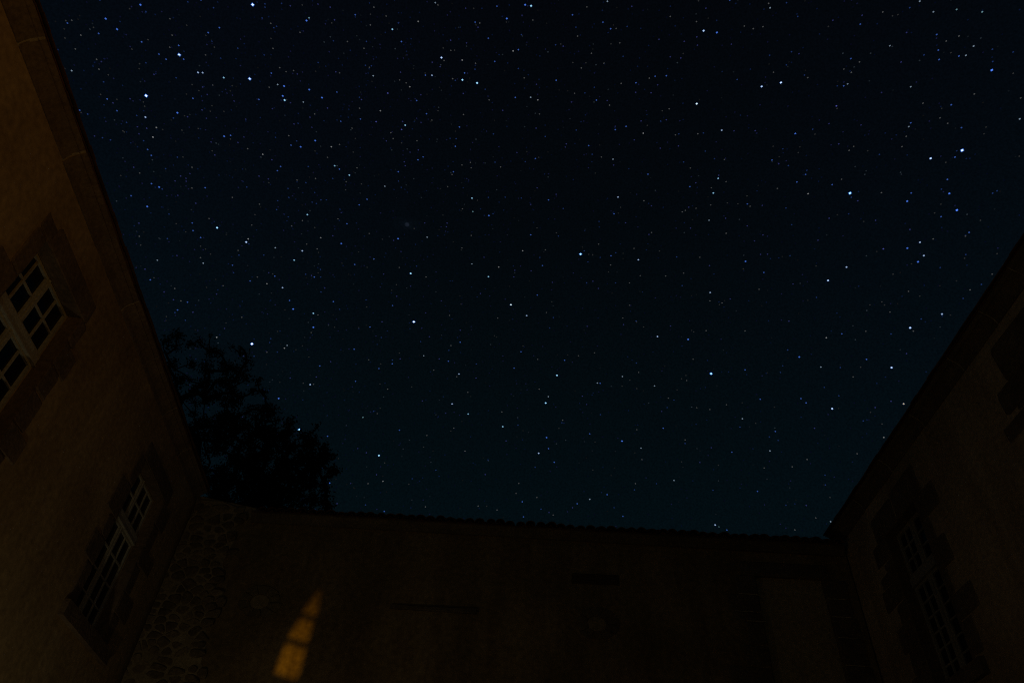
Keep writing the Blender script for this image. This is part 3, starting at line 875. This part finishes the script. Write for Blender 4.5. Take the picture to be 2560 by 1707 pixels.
def star_mesh(name, items, origin=Vector((0, 0, 0))):
    verts, faces, cols = [], [], []
    for it in items:
        d, r, c = it[:3]
        blobs = [(0.0, r, c)]
        if len(it) > 3 and it[3] < 3:                            # star core before a larger blue shell, added as a lens halo
            lum = max(c)
            k = (1.6, 0.08) if it[3] == 0 else (1.35, 0.08)
            blobs.append((8.0 * PX * STAR_DIST, r * k[0], (0.05 * lum * k[1] * 4, 0.22 * lum * k[1] * 4, lum * k[1] * 4)))
        for back_off, r, c in blobs:
            i0 = len(verts)
            ctr = d * (STAR_DIST + back_off) - origin
            rr = r * PX * STAR_DIST * 1.15
            for v in OCTA:
                verts.append(ctr + Vector(v) * rr)
                cols.append(c)
            faces += [tuple(i0 + k for k in f) for f in OCTF]
    me = bpy.data.meshes.new(name)
    me.from_pydata(verts, [], faces)
    at = me.color_attributes.new("star_colour", "FLOAT_COLOR", "POINT")
    at.data.foreach_set("color", [x for c in cols for x in (c[0], c[1], c[2], 1.0)])
    me.materials.append(M_STAR)
    o = bpy.data.objects.new(name, me)
    COL.objects.link(o)
    return o


def star_item(m, c, az, el, rnd):
    r, i = MAG[m]
    i *= rnd.uniform(0.8, 1.2)
    t = TINT[c]
    return (direction(az, el), r, tuple(x * i for x in t), m)


BRIGHT = [
    (0, 'w', -44.14, 60.14, 'bright white star at the top edge, directly above another bright white star'),
    (0, 'w', -46.82, 54.18, 'large blue-rimmed star high above the lit house, topmost of the three beside it'),
    (0, 'w', -39.29, 55.97, 'bright white star with a smaller cyan star to its left, high in the left sky'),
    (0, 'w', -46.66, 50.56, 'large blue-white star nearest to the upper cornice of the lit house'),
    (1, 'w', -16.24, 64.12, 'white star near the top, left of a close pair of blue-white stars'),
    (1, 'c', -11.92, 63.07, None),
    (1, 'c', -9.42, 63.12, None),
    (1, 'c', -34.49, 56.14, None),
    (1, 'c', -1.66, 69.03, 'cyan star touching the top edge near the middle of the sky'),
    (1, 'w', 30.01, 65.34, 'white star near the top edge with a smaller blue star close on its right'),
    (1, 'G', 26.03, 60.69, 'lone greenish white star in the upper sky right of the middle'),
    (1, 'w', 35.31, 60.06, 'left one of two white stars side by side in the upper right sky'),
    (1, 'b', 56.84, 52.52, 'deep blue star nearest to the top right corner of the sky'),
    (1, 'w', 37.81, 59.69, 'right one of two white stars side by side in the upper right sky'),
    (1, 'w', 48.02, 49.93, 'white star high on the right, just left of a blue-rimmed brighter star'),
    (0, 'w', 50.68, 49.31, 'blue-rimmed bright star high on the right, right one of its pair'),
    (1, 'c', -33.99, 45.5, None),
    (1, 'w', -30.8, 45.54, None),
    (0, 'G', -26.16, 38.66, 'pale green star just above the thin tree crown'),
    (1, 'c', -12.76, 47.72, None),
    (0, 'c', 7.8, 50.82, 'large cyan-white star nearest to the middle of the whole sky'),
    (1, 'G', -0.48, 46.57, 'small pale green star below and left of the large middle star'),
    (0, 'G', -11.18, 44.01, 'pale green round star below the faint smudge of the galaxy'),
    (1, 'w', 34.47, 45.09, None),
    (0, 'c', 39.76, 50.39, 'large blue-white star alone in the right part of the sky, largest there'),
    (1, 'b', 47.53, 46.01, None),
    (1, 'w', 39.53, 39.92, None),
    (0, 'c', -19.35, 33.59, 'bright blue-white star touching the right edge of the tree crowns'),
    (1, 'c', -11.68, 33.08, 'bright cyan star low over the tiled wall, right of the trees'),
    (1, 'c', 5.11, 41.06, None),
    (1, 'c', 4.0, 38.81, None),
    (0, 'c', 21.06, 40.36, 'lone cyan star low in the right half, above the tiled wall'),
    (1, 'w', 36.83, 37.7, None),
    (1, 'w', 31.03, 36.0, None)]
STARS = """
2b-5289,5485 2b-5408,5259 2b-5272,5262 2w-4421,5408 2w-4382,5427 2c-4172,5492 2w-4544,4937 2b-4335,5096 2b-3815,5152 2b-3735,6170 2b-616,6795 2c-2546,6451
2w-1692,6270 2b-3541,5697 2b-3247,5775 2b-3494,5632 2b-3054,5773 2c-1858,5858 2b-3017,5378 2b-2893,5471 2c-2549,5367 2b-289,6905 2b3193,6485 2w2844,5826
2b3698,5596 2b-4060,4591 2b-4047,4430 2w-2516,4670 2c-2557,4580 2c-2619,4941 2w-2557,4350 2b-2377,4226 2c-2171,4248 2b-2123,4145 2c-2338,5348 2c-707,5458
2b-446,5345 2b-1525,5012 2b-2144,4834 2c-351,4863 2w146,4579 2w1303,5509 2c2638,5494 2c2536,5398 2w1491,5004 2b2705,4830 2w3656,4555 2w2253,4659
2w1614,4382 2b1933,4328 2b4424,4811 2b4774,4724 2w4348,4516 2b4228,4515 2w4323,4421 2b4255,4398 2w4231,4003 2b-2203,3543 2w-1970,3714 2w-535,4052
2w-560,3806 2c-384,3743 2b-1541,3027 2c-23,3671 2b420,3605 2w348,3478 2b1160,3577 2w1915,2897 2b2962,4026 2y3661,3505 3b-5832,5018 3b-5590,5065
3b-5354,5158 3b-4895,5794 3b-4545,5742 3b-4604,5665 3b-5033,5313 3b-4748,5464 3b-4620,5415 3b-4835,5330 3b-4751,5336 3w-5279,4861 3b-4904,4872 3b-4773,4852
3b-5005,4698 3g-4406,4925 3g-4376,4857 3b-4345,4765 3b-4286,4746 3b-4300,5243 3b-3763,5183 3w-2016,6748 3b-3171,6403 3c-3725,6196 3b-850,6862 3b-1201,6720
3g-2192,6582 3b-2335,6404 3b-899,6637 3g-1272,6442 3b-710,6489 3b-1182,6359 3w-2540,6094 3b-3754,5721 3b-1793,6254 3g-1970,6134 3w-3617,5680 3b-2910,5863
3b-3712,5514 3w-3238,5675 3v-2248,6027 3b-1806,6059 3g-2259,5886 3b-1607,5992 3b-2702,5687 3b-2473,5768 3v-2261,5799 3v-1888,5818 3b-1076,5968 3b-3127,5354
3g-2680,5485 3b-1075,5820 3b-1488,5676 3b-1547,5643 3g-3360,5190 3b-3121,5177 3b-3132,5138 3b-2479,5359 3b-1758,5509 3b-1027,5628 3w1394,6918 3b682,6853
3b1273,6785 3b1410,6733 3b-318,6598 3g-411,6584 3b2068,6344 3b2246,6326 3b1744,6330 3b398,6403 3b-274,6259 3w-18,6272 3g104,6257 3b1074,6249
3b1509,6031 3b1341,6018 3g1753,5959 3b924,5919 3w1273,5801 3b127,5821 3b3561,6643 3w4070,6457 3w5608,5888 3w5640,5778 3c5817,5693 3c5967,5575
3b4957,6016 3b5522,5651 3w5706,5444 3w5086,5781 3b5439,5564 3b5390,5512 3b5550,5452 3w5601,5428 3b4657,5862 3w4483,5727 3b4434,5730 3w5019,5475
3b5225,5223 3v4256,5635 3b4826,5270 3w4791,5255 3w5593,4898 3b5177,5060 3b3330,5488 3b4985,4917 3b-4134,4582 3b-4215,4433 3b-3697,4762 3b-3625,4493
3b-3582,4447 3b-3488,4429 3w-3349,4271 3w-3715,4136 3b-3677,3989 3b-3303,3964 3b-3346,3882 3g-3077,4582 3w-2789,4609 3g-2383,4818 3b-3097,4353 3b-2877,4301
3b-2675,4409 3g-2716,4332 3b-2443,4278 3g-2931,3815 3b-2293,4516 3b-2016,4385 3w-1869,5369 3b-2030,5227 3b-2098,5165 3b-2160,4994 3c-666,5356 3b347,5508
3w-1182,5083 3b-1734,4804 3b-1923,4715 3w-574,4945 3g-239,4949 3g42,5097 3b132,5228 3b303,4988 3b257,4749 3b-1389,4488 3b-1566,4277 3b-572,4307
3b1742,5650 3b1234,5383 3b2264,5491 3b2897,5244 3b3509,5269 3b3629,5295 3g3576,5158 3b3848,5148 3w2411,5206 3b1160,5057 3b2862,4711 3g3251,4111
3b3394,4106 3b4492,4849 3b4825,4813 3b4612,4611 3b4740,4431 3v4035,4578 3w-2303,3947 3g-2318,3920 3b-1661,4074 3b-1939,3874 3b-1672,3367 3b-1559,3833
3b-1365,3975 3b-1243,4036 3w-938,4150 3b-667,4141 3c-1399,3572 3b-1029,3532 3g-1081,3119 3v-1974,3189 3b-1014,2897 3b108,4284 3b46,4147 3b591,4229
3w425,3933 3w1204,4088 3w939,4044 3b968,4041 3w1526,3995 3b2438,4020 3b442,3518 3b501,3412 3b847,3640 3b1567,3658 3w1337,3515 3w2316,3657
3b2164,3419 3w1612,3251 3b995,3164 3b719,3094 3w835,3129 3b214,3093 3b232,2978 3b1128,2997 3b2005,2853 3b3516,3878 3w3121,3914 3b2871,3723
3b2904,3684 3b2515,3779 3g3422,3317 3b2579,3522 3w2494,3387 3b2316,3107 3w2829,2821 4b-5564,5316 4b-5206,5479 4g-5585,5097 4g-5444,5070 4b-4981,5723
4b-4736,5816 4g-4993,5557 4g-4865,5486 4b-4514,5637 4b-4241,5716 4g-4802,5414 4g-5389,4981 4b-4870,5227 4g-5205,5025 4v-5163,5035 4g-5131,4987 4b-5027,4944
4v-4741,5203 4b-4558,5283 4b-4325,5586 4g-4474,5536 4v-4291,5348 4g-4219,5402 4v-4757,4971 4v-4844,4876 4b-4936,4711 4b-4614,4909 4b-4643,4829 4v-4545,4851
4v-4471,4881 4v-4493,4818 4b-4422,4798 4b-4713,4647 4b-4650,4668 4v-4772,4624 4b-4334,5050 4v-4232,5116 4v-4207,5326 4v-4156,5216 4v-4071,5186 4v-3657,5169
4v-3633,5226 4v-3894,5065 4g-3534,5168 4v-3790,5001 4b-4082,4840 4b-4109,4725 4g-3912,4837 4v-4346,4608 4v-3934,5402 4v-3718,5342 4b-4301,6075 4b-4276,6058
4b-4136,6153 4v-4025,6180 4v-3723,6310 4v-3551,6345 4g-2964,6518 4g-1955,6742 4g-2724,6510 4b-4224,5988 4g-4099,5998 4b-4018,6008 4b-4037,5988 4v-1439,6790
4g-1113,6723 4v-1128,6692 4g-2892,6400 4b-2495,6510 4v-3404,6291 4g-3724,6076 4b-3273,6165 4g-3091,6215 4b-2839,6286 4v-1552,6549 4v-1267,6566 4g-2829,6235
4g-3901,5870 4g-1503,6482 4g-1568,6399 4g-1034,6446 4b-3945,5795 4b-3314,5975 4v-1749,6358 4v-1603,6348 4b-1023,6404 4b-2705,6134 4b-2622,6152 4g-2640,6135
4v-3044,5986 4g-2991,5994 4g-3611,5791 4g-3538,5828 4g-3703,5788 4v-3475,5823 4v-2178,6204 4g-2150,6150 4g-2041,6150 4g-1353,6295 4b-1304,6289 4b-790,6281
4v-1129,6214 4g-3686,5629 4v-3372,5621 4b-2602,5908 4v-2562,5900 4v-1771,6109 4g-2540,5837 4v-2930,5727 4g-696,6211 4g-1055,6065 4v-452,6153 4v-3524,5513
4g-3044,5642 4v-3078,5604 4v-1910,5877 4v-1650,5918 4g-1504,5960 4b-545,5970 4b-3173,5521 4v-3212,5501 4v-3000,5546 4b-3328,5346 4b-3090,5402 4g-3202,5407
4g-2530,5679 4g-2017,5766 4g-1961,5732 4v-2040,5696 4g-2597,5528 4b-1176,5868 4b-1088,5877 4v-432,5882 4g-1633,5778 4v-1579,5715 4v-1681,5679 4v-1720,5596
4v-1692,5570 4v-3242,5189 4b-2836,5274 4g-2670,5401 4g-2281,5422 4b-461,5761 4g-815,5726 4g-927,5693 4g-790,5687 4g-372,5731 4g974,6899 4v1859,6852
4g1513,6728 4b748,6769 4g-103,6810 4v-326,6833 4b1720,6727 4b-294,6703 4g778,6708 4b366,6651 4v508,6642 4g1025,6583 4g2521,6710 4g2932,6611
4v2868,6513 4v2244,6586 4v2651,6516 4v2840,6458 4v3343,6368 4g3619,6439 4g3725,6393 4g3864,6372 4v3149,6668 4g1551,6627 4b1583,6531 4g1239,6504
4g836,6486 4v2370,6446 4v2532,6415 4b-279,6467 4g1970,6341 4v2084,6280 4g1501,6345 4g-158,6406 4v62,6368 4b1050,6342 4b888,6307 4g714,6308
4v1720,6263 4v1961,6236 4v1249,6237 4v662,6246 4g1281,6202 4g145,6155 4b3252,6125 4g2518,5857 4b2595,5850 4g2209,5894 4b2259,5895 4b2034,6020
4v2120,6019 4g2191,6091 4v1745,6051 4v1344,6043 4v1609,5922 4b738,6039 4v107,6049 4b257,5991 4v585,5938 4v570,5914 4b972,5852 4g1106,5826
4v1276,5756 4b-19,5792 4v-156,5855 4v1965,5824 4v2220,5809 4b2561,5717 4b2654,5643 4b2248,5683 4g2775,5614 4g2319,5626 4v2997,5790 4v3256,5734
4g4079,6488 4b4308,6425 4b4353,6305 4g5238,5988 4v5031,6056 4v4713,6147 4b5489,5898 4v5305,5784 4g5669,5553 4g5551,5579 4b5806,5354 4b5305,5596
4b5914,5259 4b5738,5292 4b4070,6122 4v4144,6083 4b3789,6176 4b3937,6060 4g4719,5810 4g4529,5828 4g4582,5781 4v5082,5648 4b4087,5935 4g4109,5908
4g3746,6058 4b4371,5753 4v4745,5552 4g5441,5195 4g5707,5002 4g5025,5337 4v4094,5551 4v4392,5433 4g5075,5192 4g5102,5134 4b3902,5569 4g4721,5207
4v4092,5391 4g4220,5326 4g4159,5316 4g4636,5161 4b3496,5533 4v3390,5444 4b3486,5404 4b3659,5319 4b4410,5190 4b5028,4947 4b-4027,4591 4g-4274,4598
4v-3895,4791 4v-3955,4740 4v-3901,4747 4v-3884,4730 4v-3972,4689 4g-3803,4710 4v-3694,4630 4v-3876,4612 4b-3849,4464 4v-4023,4299 4g-3957,4221 4b-3742,4306
4g-3510,4581 4g-3396,4298 4v-3590,4232 4v-3763,4038 4v-3523,3956 4v-3420,3936 4g-3359,3952 4b-3355,3857 4v-3219,3914 4b-3244,3838 4g-3459,4013 4b-3048,4550
4b-3086,4442 4g-3114,4471 4b-2864,4522 4b-2801,4864 4b-2948,4875 4g-2727,4812 4g-2643,4884 4g-3137,4853 4g-3416,4801 4g-3109,4687 4v-3281,5036 4v-3178,5051
4b-3339,4920 4g-2886,5144 4b-2782,5157 4g-2700,5217 4b-2511,5273 4b-2937,5057 4b-2885,4999 4b-2980,4939 4b-2625,5043 4b-2575,5047 4b-2543,5087 4b-2484,5104
4b-2642,5118 4v-2265,4867 4g-2500,4731 4g-2374,4728 4b-3056,4306 4g-2829,4350 4v-2745,4414 4g-2121,4247 4g-2126,4101 4b-2472,3954 4b-2468,3923 4v-2902,3898
4g-2802,4024 4g-3088,4185 4v-3106,4108 4v-2327,4519 4b-2230,4533 4b-2389,4512 4b-2261,4588 4b-2172,4424 4v-2149,4463 4g-1038,5605 4b-1719,5441 4b-1662,5402
4g-2345,5292 4b-2295,5078 4v-2268,5058 4g-2278,5004 4b-394,5364 4b-487,5485 4b-256,5504 4b-32,5510 4v105,5466 4v450,5553 4v179,5598 4b552,5443
4g-1063,5506 4g-809,5362 4v-1252,5187 4v-972,5227 4v-971,5198 4v-1571,4989 4g-1875,4982 4v-1451,4921 4v-1578,4711 4g-1423,4795 4b-1228,4840 4g-1090,4773
4g-637,5168 4g-728,5057 4v-436,5012 4b495,5226 4g332,5114 4b265,5052 4v-37,4936 4v-42,4883 4v166,4941 4b827,5107 4b870,5018 4b848,4852
4v433,4856 4g373,4612 4b456,4573 4b417,4488 4g-187,4539 4v-422,4720 4v-860,4610 4g-739,4507 4v-1009,4491 4b-1686,4475 4v-1369,4568 4b-1928,4343
4v-1456,4342 4b-1421,4219 4b-1000,4257 4v-916,4309 4v-591,4403 4v844,4502 4v-1242,4673 4b1030,5333 4v1375,5304 4g1643,5455 4v1733,5407 4g1691,5202
4v1655,5190 4v2349,5508 4v2200,5340 4g2151,5322 4g2110,5316 4g2286,5319 4g2471,5316 4g2527,5440 4v2654,5515 4g2723,5453 4g2920,5221 4v3056,5198
4g3279,5278 4g3958,5155 4b3297,5120 4b3296,4989 4v2827,5086 4v2608,5188 4g2572,5076 4v2173,5180 4b1222,5078 4b1025,5049 4g1012,5155 4g1452,5097
4g1148,4984 4g1495,4877 4g1790,4848 4g2000,4847 4b1951,4981 4g2216,4944 4v2305,4865 4v2881,4850 4v2954,4836 4b3174,4774 4b1961,4753 4b1196,4839
4g1360,4829 4v987,4803 4v925,4862 4g2233,4596 4g2356,4561 4v2450,4578 4g2767,4597 4g1340,4652 4b1398,4522 4g1251,4555 4v1255,4502 4v1768,4452
4g2134,4373 4g2524,4313 4v2966,4305 4b3288,4417 4v3113,4565 4v3495,4813 4v2966,4985 4v2859,4961 4b3970,5008 4v4013,4966 4b3878,4907 4g4252,4945
4b4737,4775 4b5107,4585 4b5068,4586 4g4700,4420 4v4324,4626 4v4085,4786 4v3682,4933 4g4460,4498 4b4625,4308 4b4395,4300 4b4610,4084 4g4514,4081
4b4435,4047 4b4065,4023 4g4071,4234 4g3854,4144 4g3599,4071 4b3788,3996 4g3965,3963 4g4720,4116 4g-2457,3846 4b-2367,3874 4b-2553,3785 4v-2642,3758
4v-1851,3930 4b-2357,3571 4g-1941,3724 4v-1937,3784 4b-1251,4064 4v-1174,4088 4g-1488,4023 4v-768,4148 4b-681,4228 4g-667,4269 4g-805,4051 4g-554,4028
4b-365,4150 4v-349,4037 4g-1230,3831 4v-863,3792 4v-610,3725 4g-416,3915 4b-1314,3636 4g-1274,3625 4v-1288,3310 4v-1374,3328 4g-508,3617 4g-758,3528
4g-369,3447 4b-138,3398 4b-619,3270 4b-823,3177 4v-151,3281 4v-1151,3160 4g-1208,3081 4v-1359,3057 4b-1635,3121 4v-1431,2888 4b-1187,2920 4g-661,2979
4g-187,3033 4v-2168,3718 4v-2445,3328 4g327,3990 4g297,4230 4g742,4266 4g919,4287 4b1361,4188 4g1377,4112 4g1651,3889 4b1703,3869 4b1628,3816
4v1570,3790 4g1952,4168 4g1855,4010 4g-45,3788 4b128,3692 4v21,3560 4b319,3366 4b570,3727 4g577,3747 4v822,3874 4b959,3791 4g1311,3661
4g1337,3426 4g1760,3553 4b1755,3525 4g1913,3790 4g2034,3763 4b2279,3597 4g2196,3781 4v1865,3370 4v1988,3472 4b1451,3235 4g1260,3243 4b1246,3196
4v676,3063 4g172,3233 4g152,3154 4b389,3044 4v463,3021 4g501,3003 4g347,3132 4b1053,3064 4c1944,2881 4b1943,3152 4v779,3940 4g-12,3016
4b2877,4098 4b2792,3991 4b2756,3946 4b3282,3874 4g3358,3784 4v3839,3831 4b3095,3764 4b3191,3679 4v3441,3533 4v3577,3546 4b3314,3463 4b2517,3490
4b2584,3453 4g2781,3279 4g2646,3246 4g2413,3269 4g3182,3249 4b2887,3146 4b2868,3078 4b2520,2981 4v2678,2958 4g2726,2862 4g2544,2800 4v2912,3490
5g-5330,5416 5v-5333,5435 5v-5229,5461 5g-5614,5069 5g-5511,4986 5g-5422,5163 5b-5304,5312 5g-4604,5640 5v-4278,5778 5v-4533,5597 5g-4453,5617 5g-5005,5353
5v-5079,5238 5g-5050,5233 5b-4669,5458 5g-4907,5194 5g-4879,5167 5b-5185,4976 5g-5040,5000 5b-4886,5008 5v-4764,5127 5b-4187,5651 5v-4100,5632 5g-4392,5316
5g-4046,5483 5b-3981,5527 5v-4081,5433 5v-4682,5007 5g-4647,5011 5g-4613,4993 5g-4971,4867 5g-4840,4911 5v-4724,4972 5b-4889,4828 5g-4983,4692 5b-4669,4800
5b-4588,4777 5b-4499,4734 5b-4431,4740 5v-4783,4748 5g-4261,5109 5b-4244,5292 5v-4209,5270 5g-4099,5282 5g-4080,5243 5g-3962,5299 5v-3990,5231 5g-4078,5093
5g-4198,5016 5g-3743,5160 5g-3836,5016 5g-4039,4863 5b-4069,4777 5v-3984,5429 5b-4096,5406 5v-4046,5418 5g-3899,6237 5b-3057,6526 5g-2965,6464 5g-3417,6262
5v-3489,6231 5v-2742,6335 5b-2202,6452 5g-1640,6480 5g-1442,6492 5v-2211,6305 5v-2650,6085 5v-3398,5793 5v-1928,6050 5v-1729,5936 5v-655,5981 5g-2439,5620
5v-836,5877 5g-2398,5520 5b1962,6693 5g462,6657 5v180,6619 5b3251,6561 5g920,6520 5g2084,6090 5g1828,6010 5g176,5832 5v3265,5713 5v911,5752
5b1486,5715 5g5295,5928 5g5348,5912 5v5498,5633 5g5514,5501 5g5796,5154 5g5137,5239 5g4249,5617 5g5297,4946 5g3902,5530 5v4190,5452 5v4589,5242
5g4325,5252 5v4013,5409 5g3399,5578 5g3646,5462 5v3483,5443 5v4888,4971 5g4894,4918 5g5406,4702 5g-3905,4172 5v-3941,4165 5g-3747,4431 5g-3633,4413
5g-3448,4373 5g-3395,4371 5g-3331,4355 5g-3660,4014 5g-3402,3805 5v-3413,4942 5g-2346,4706 5g-2487,4873 5v-2169,4199 5v-3146,4051 5v-2558,4207 5v-2592,4120
5g-2159,5321 5g-2316,5233 5v-824,5599 5g-1365,5124 5v-2078,4827 5v-1818,4730 5g-1780,4724 5g209,5285 5g466,5252 5g884,5078 5v-309,4709 5g-629,4611
5v-1479,4220 5v-1794,4202 5v-1017,4366 5v689,4932 5g-1440,4604 5g-1405,4657 5v1558,5512 5g1327,5428 5v2308,5561 5g2919,5302 5g2791,5267 5v2000,5202
5g1118,4930 5g932,5071 5g2661,4780 5g2325,4553 5g1474,4470 5g2004,4380 5v2269,4286 5v2974,4518 5v4740,4753 5g4581,4653 5g4198,4403 5g4602,4289
5g4868,4468 5g4834,4223 5v4862,4254 5g4137,4174 5g4015,4386 5g3836,4204 5g3826,4232 5g3720,4241 5g-2036,3709 5g-1317,3858 5g-997,3887 5g-1101,3261
5v-1130,3226 5v-691,3028 5g-770,3434 5v-87,4238 5v675,4213 5g1344,3985 5g1279,4055 5g541,3681 5g2025,3334 5b945,3181 5v1361,3284 5v2583,3950
5g3446,3836 5v3056,3566 5g3446,3410 5g2425,3607 5v2350,3004 5v2442,2853 5g2876,2986 5g3392,3509
"""
rnd = random.Random(77)
items = []
for w in STARS.split():
    a, e = w[2:].split(",")
    items.append(star_item(int(w[0]), w[1], int(a) / 100, int(e) / 100, rnd))
for (m, c, az, el_, label) in BRIGHT:
    it = star_item(m, c, az, el_, rnd)
    if label is None:
        items.append(it)
        continue
    o = star_mesh("star", [it], it[0] * STAR_DIST)
    o.location = it[0] * STAR_DIST
    tag(o, label, "star", "brightest stars of the night sky")
band = direction(-58, 52)
for _ in range(34000):                                            # the faint ones, thicker towards the milky band
    z = rnd.uniform(0.02, 1.0)
    a = rnd.uniform(-math.pi, math.pi)
    d = Vector((math.sin(a) * math.sqrt(1 - z * z), math.cos(a) * math.sqrt(1 - z * z), z))
    if rnd.random() > 0.36 + 1.1 * max(0.0, d.dot(band)) ** 6:
        continue
    c = rnd.choice("bbbbvvvgw")
    i = 0.007 + 0.030 * rnd.random() ** 2.2
    items.append((d, 1.7, tuple(x * i for x in TINT[c])))
for _ in range(500):                                             # the rest of the sky dome, outside this view
    z = rnd.uniform(0.02, 1.0)
    a = rnd.uniform(1.1, 5.2)
    d = Vector((math.sin(a) * math.sqrt(1 - z * z), math.cos(a) * math.sqrt(1 - z * z), z))
    r, i = MAG[rnd.choice((2, 3, 3, 4, 4, 4, 4))]
    items.append((d, r, tuple(x * i for x in TINT[rnd.choice("bbvgw")])))
st = star_mesh("stars", items)
tag(st, "countless small blue and white stars scattered over the night sky", "stars", kind="stuff")
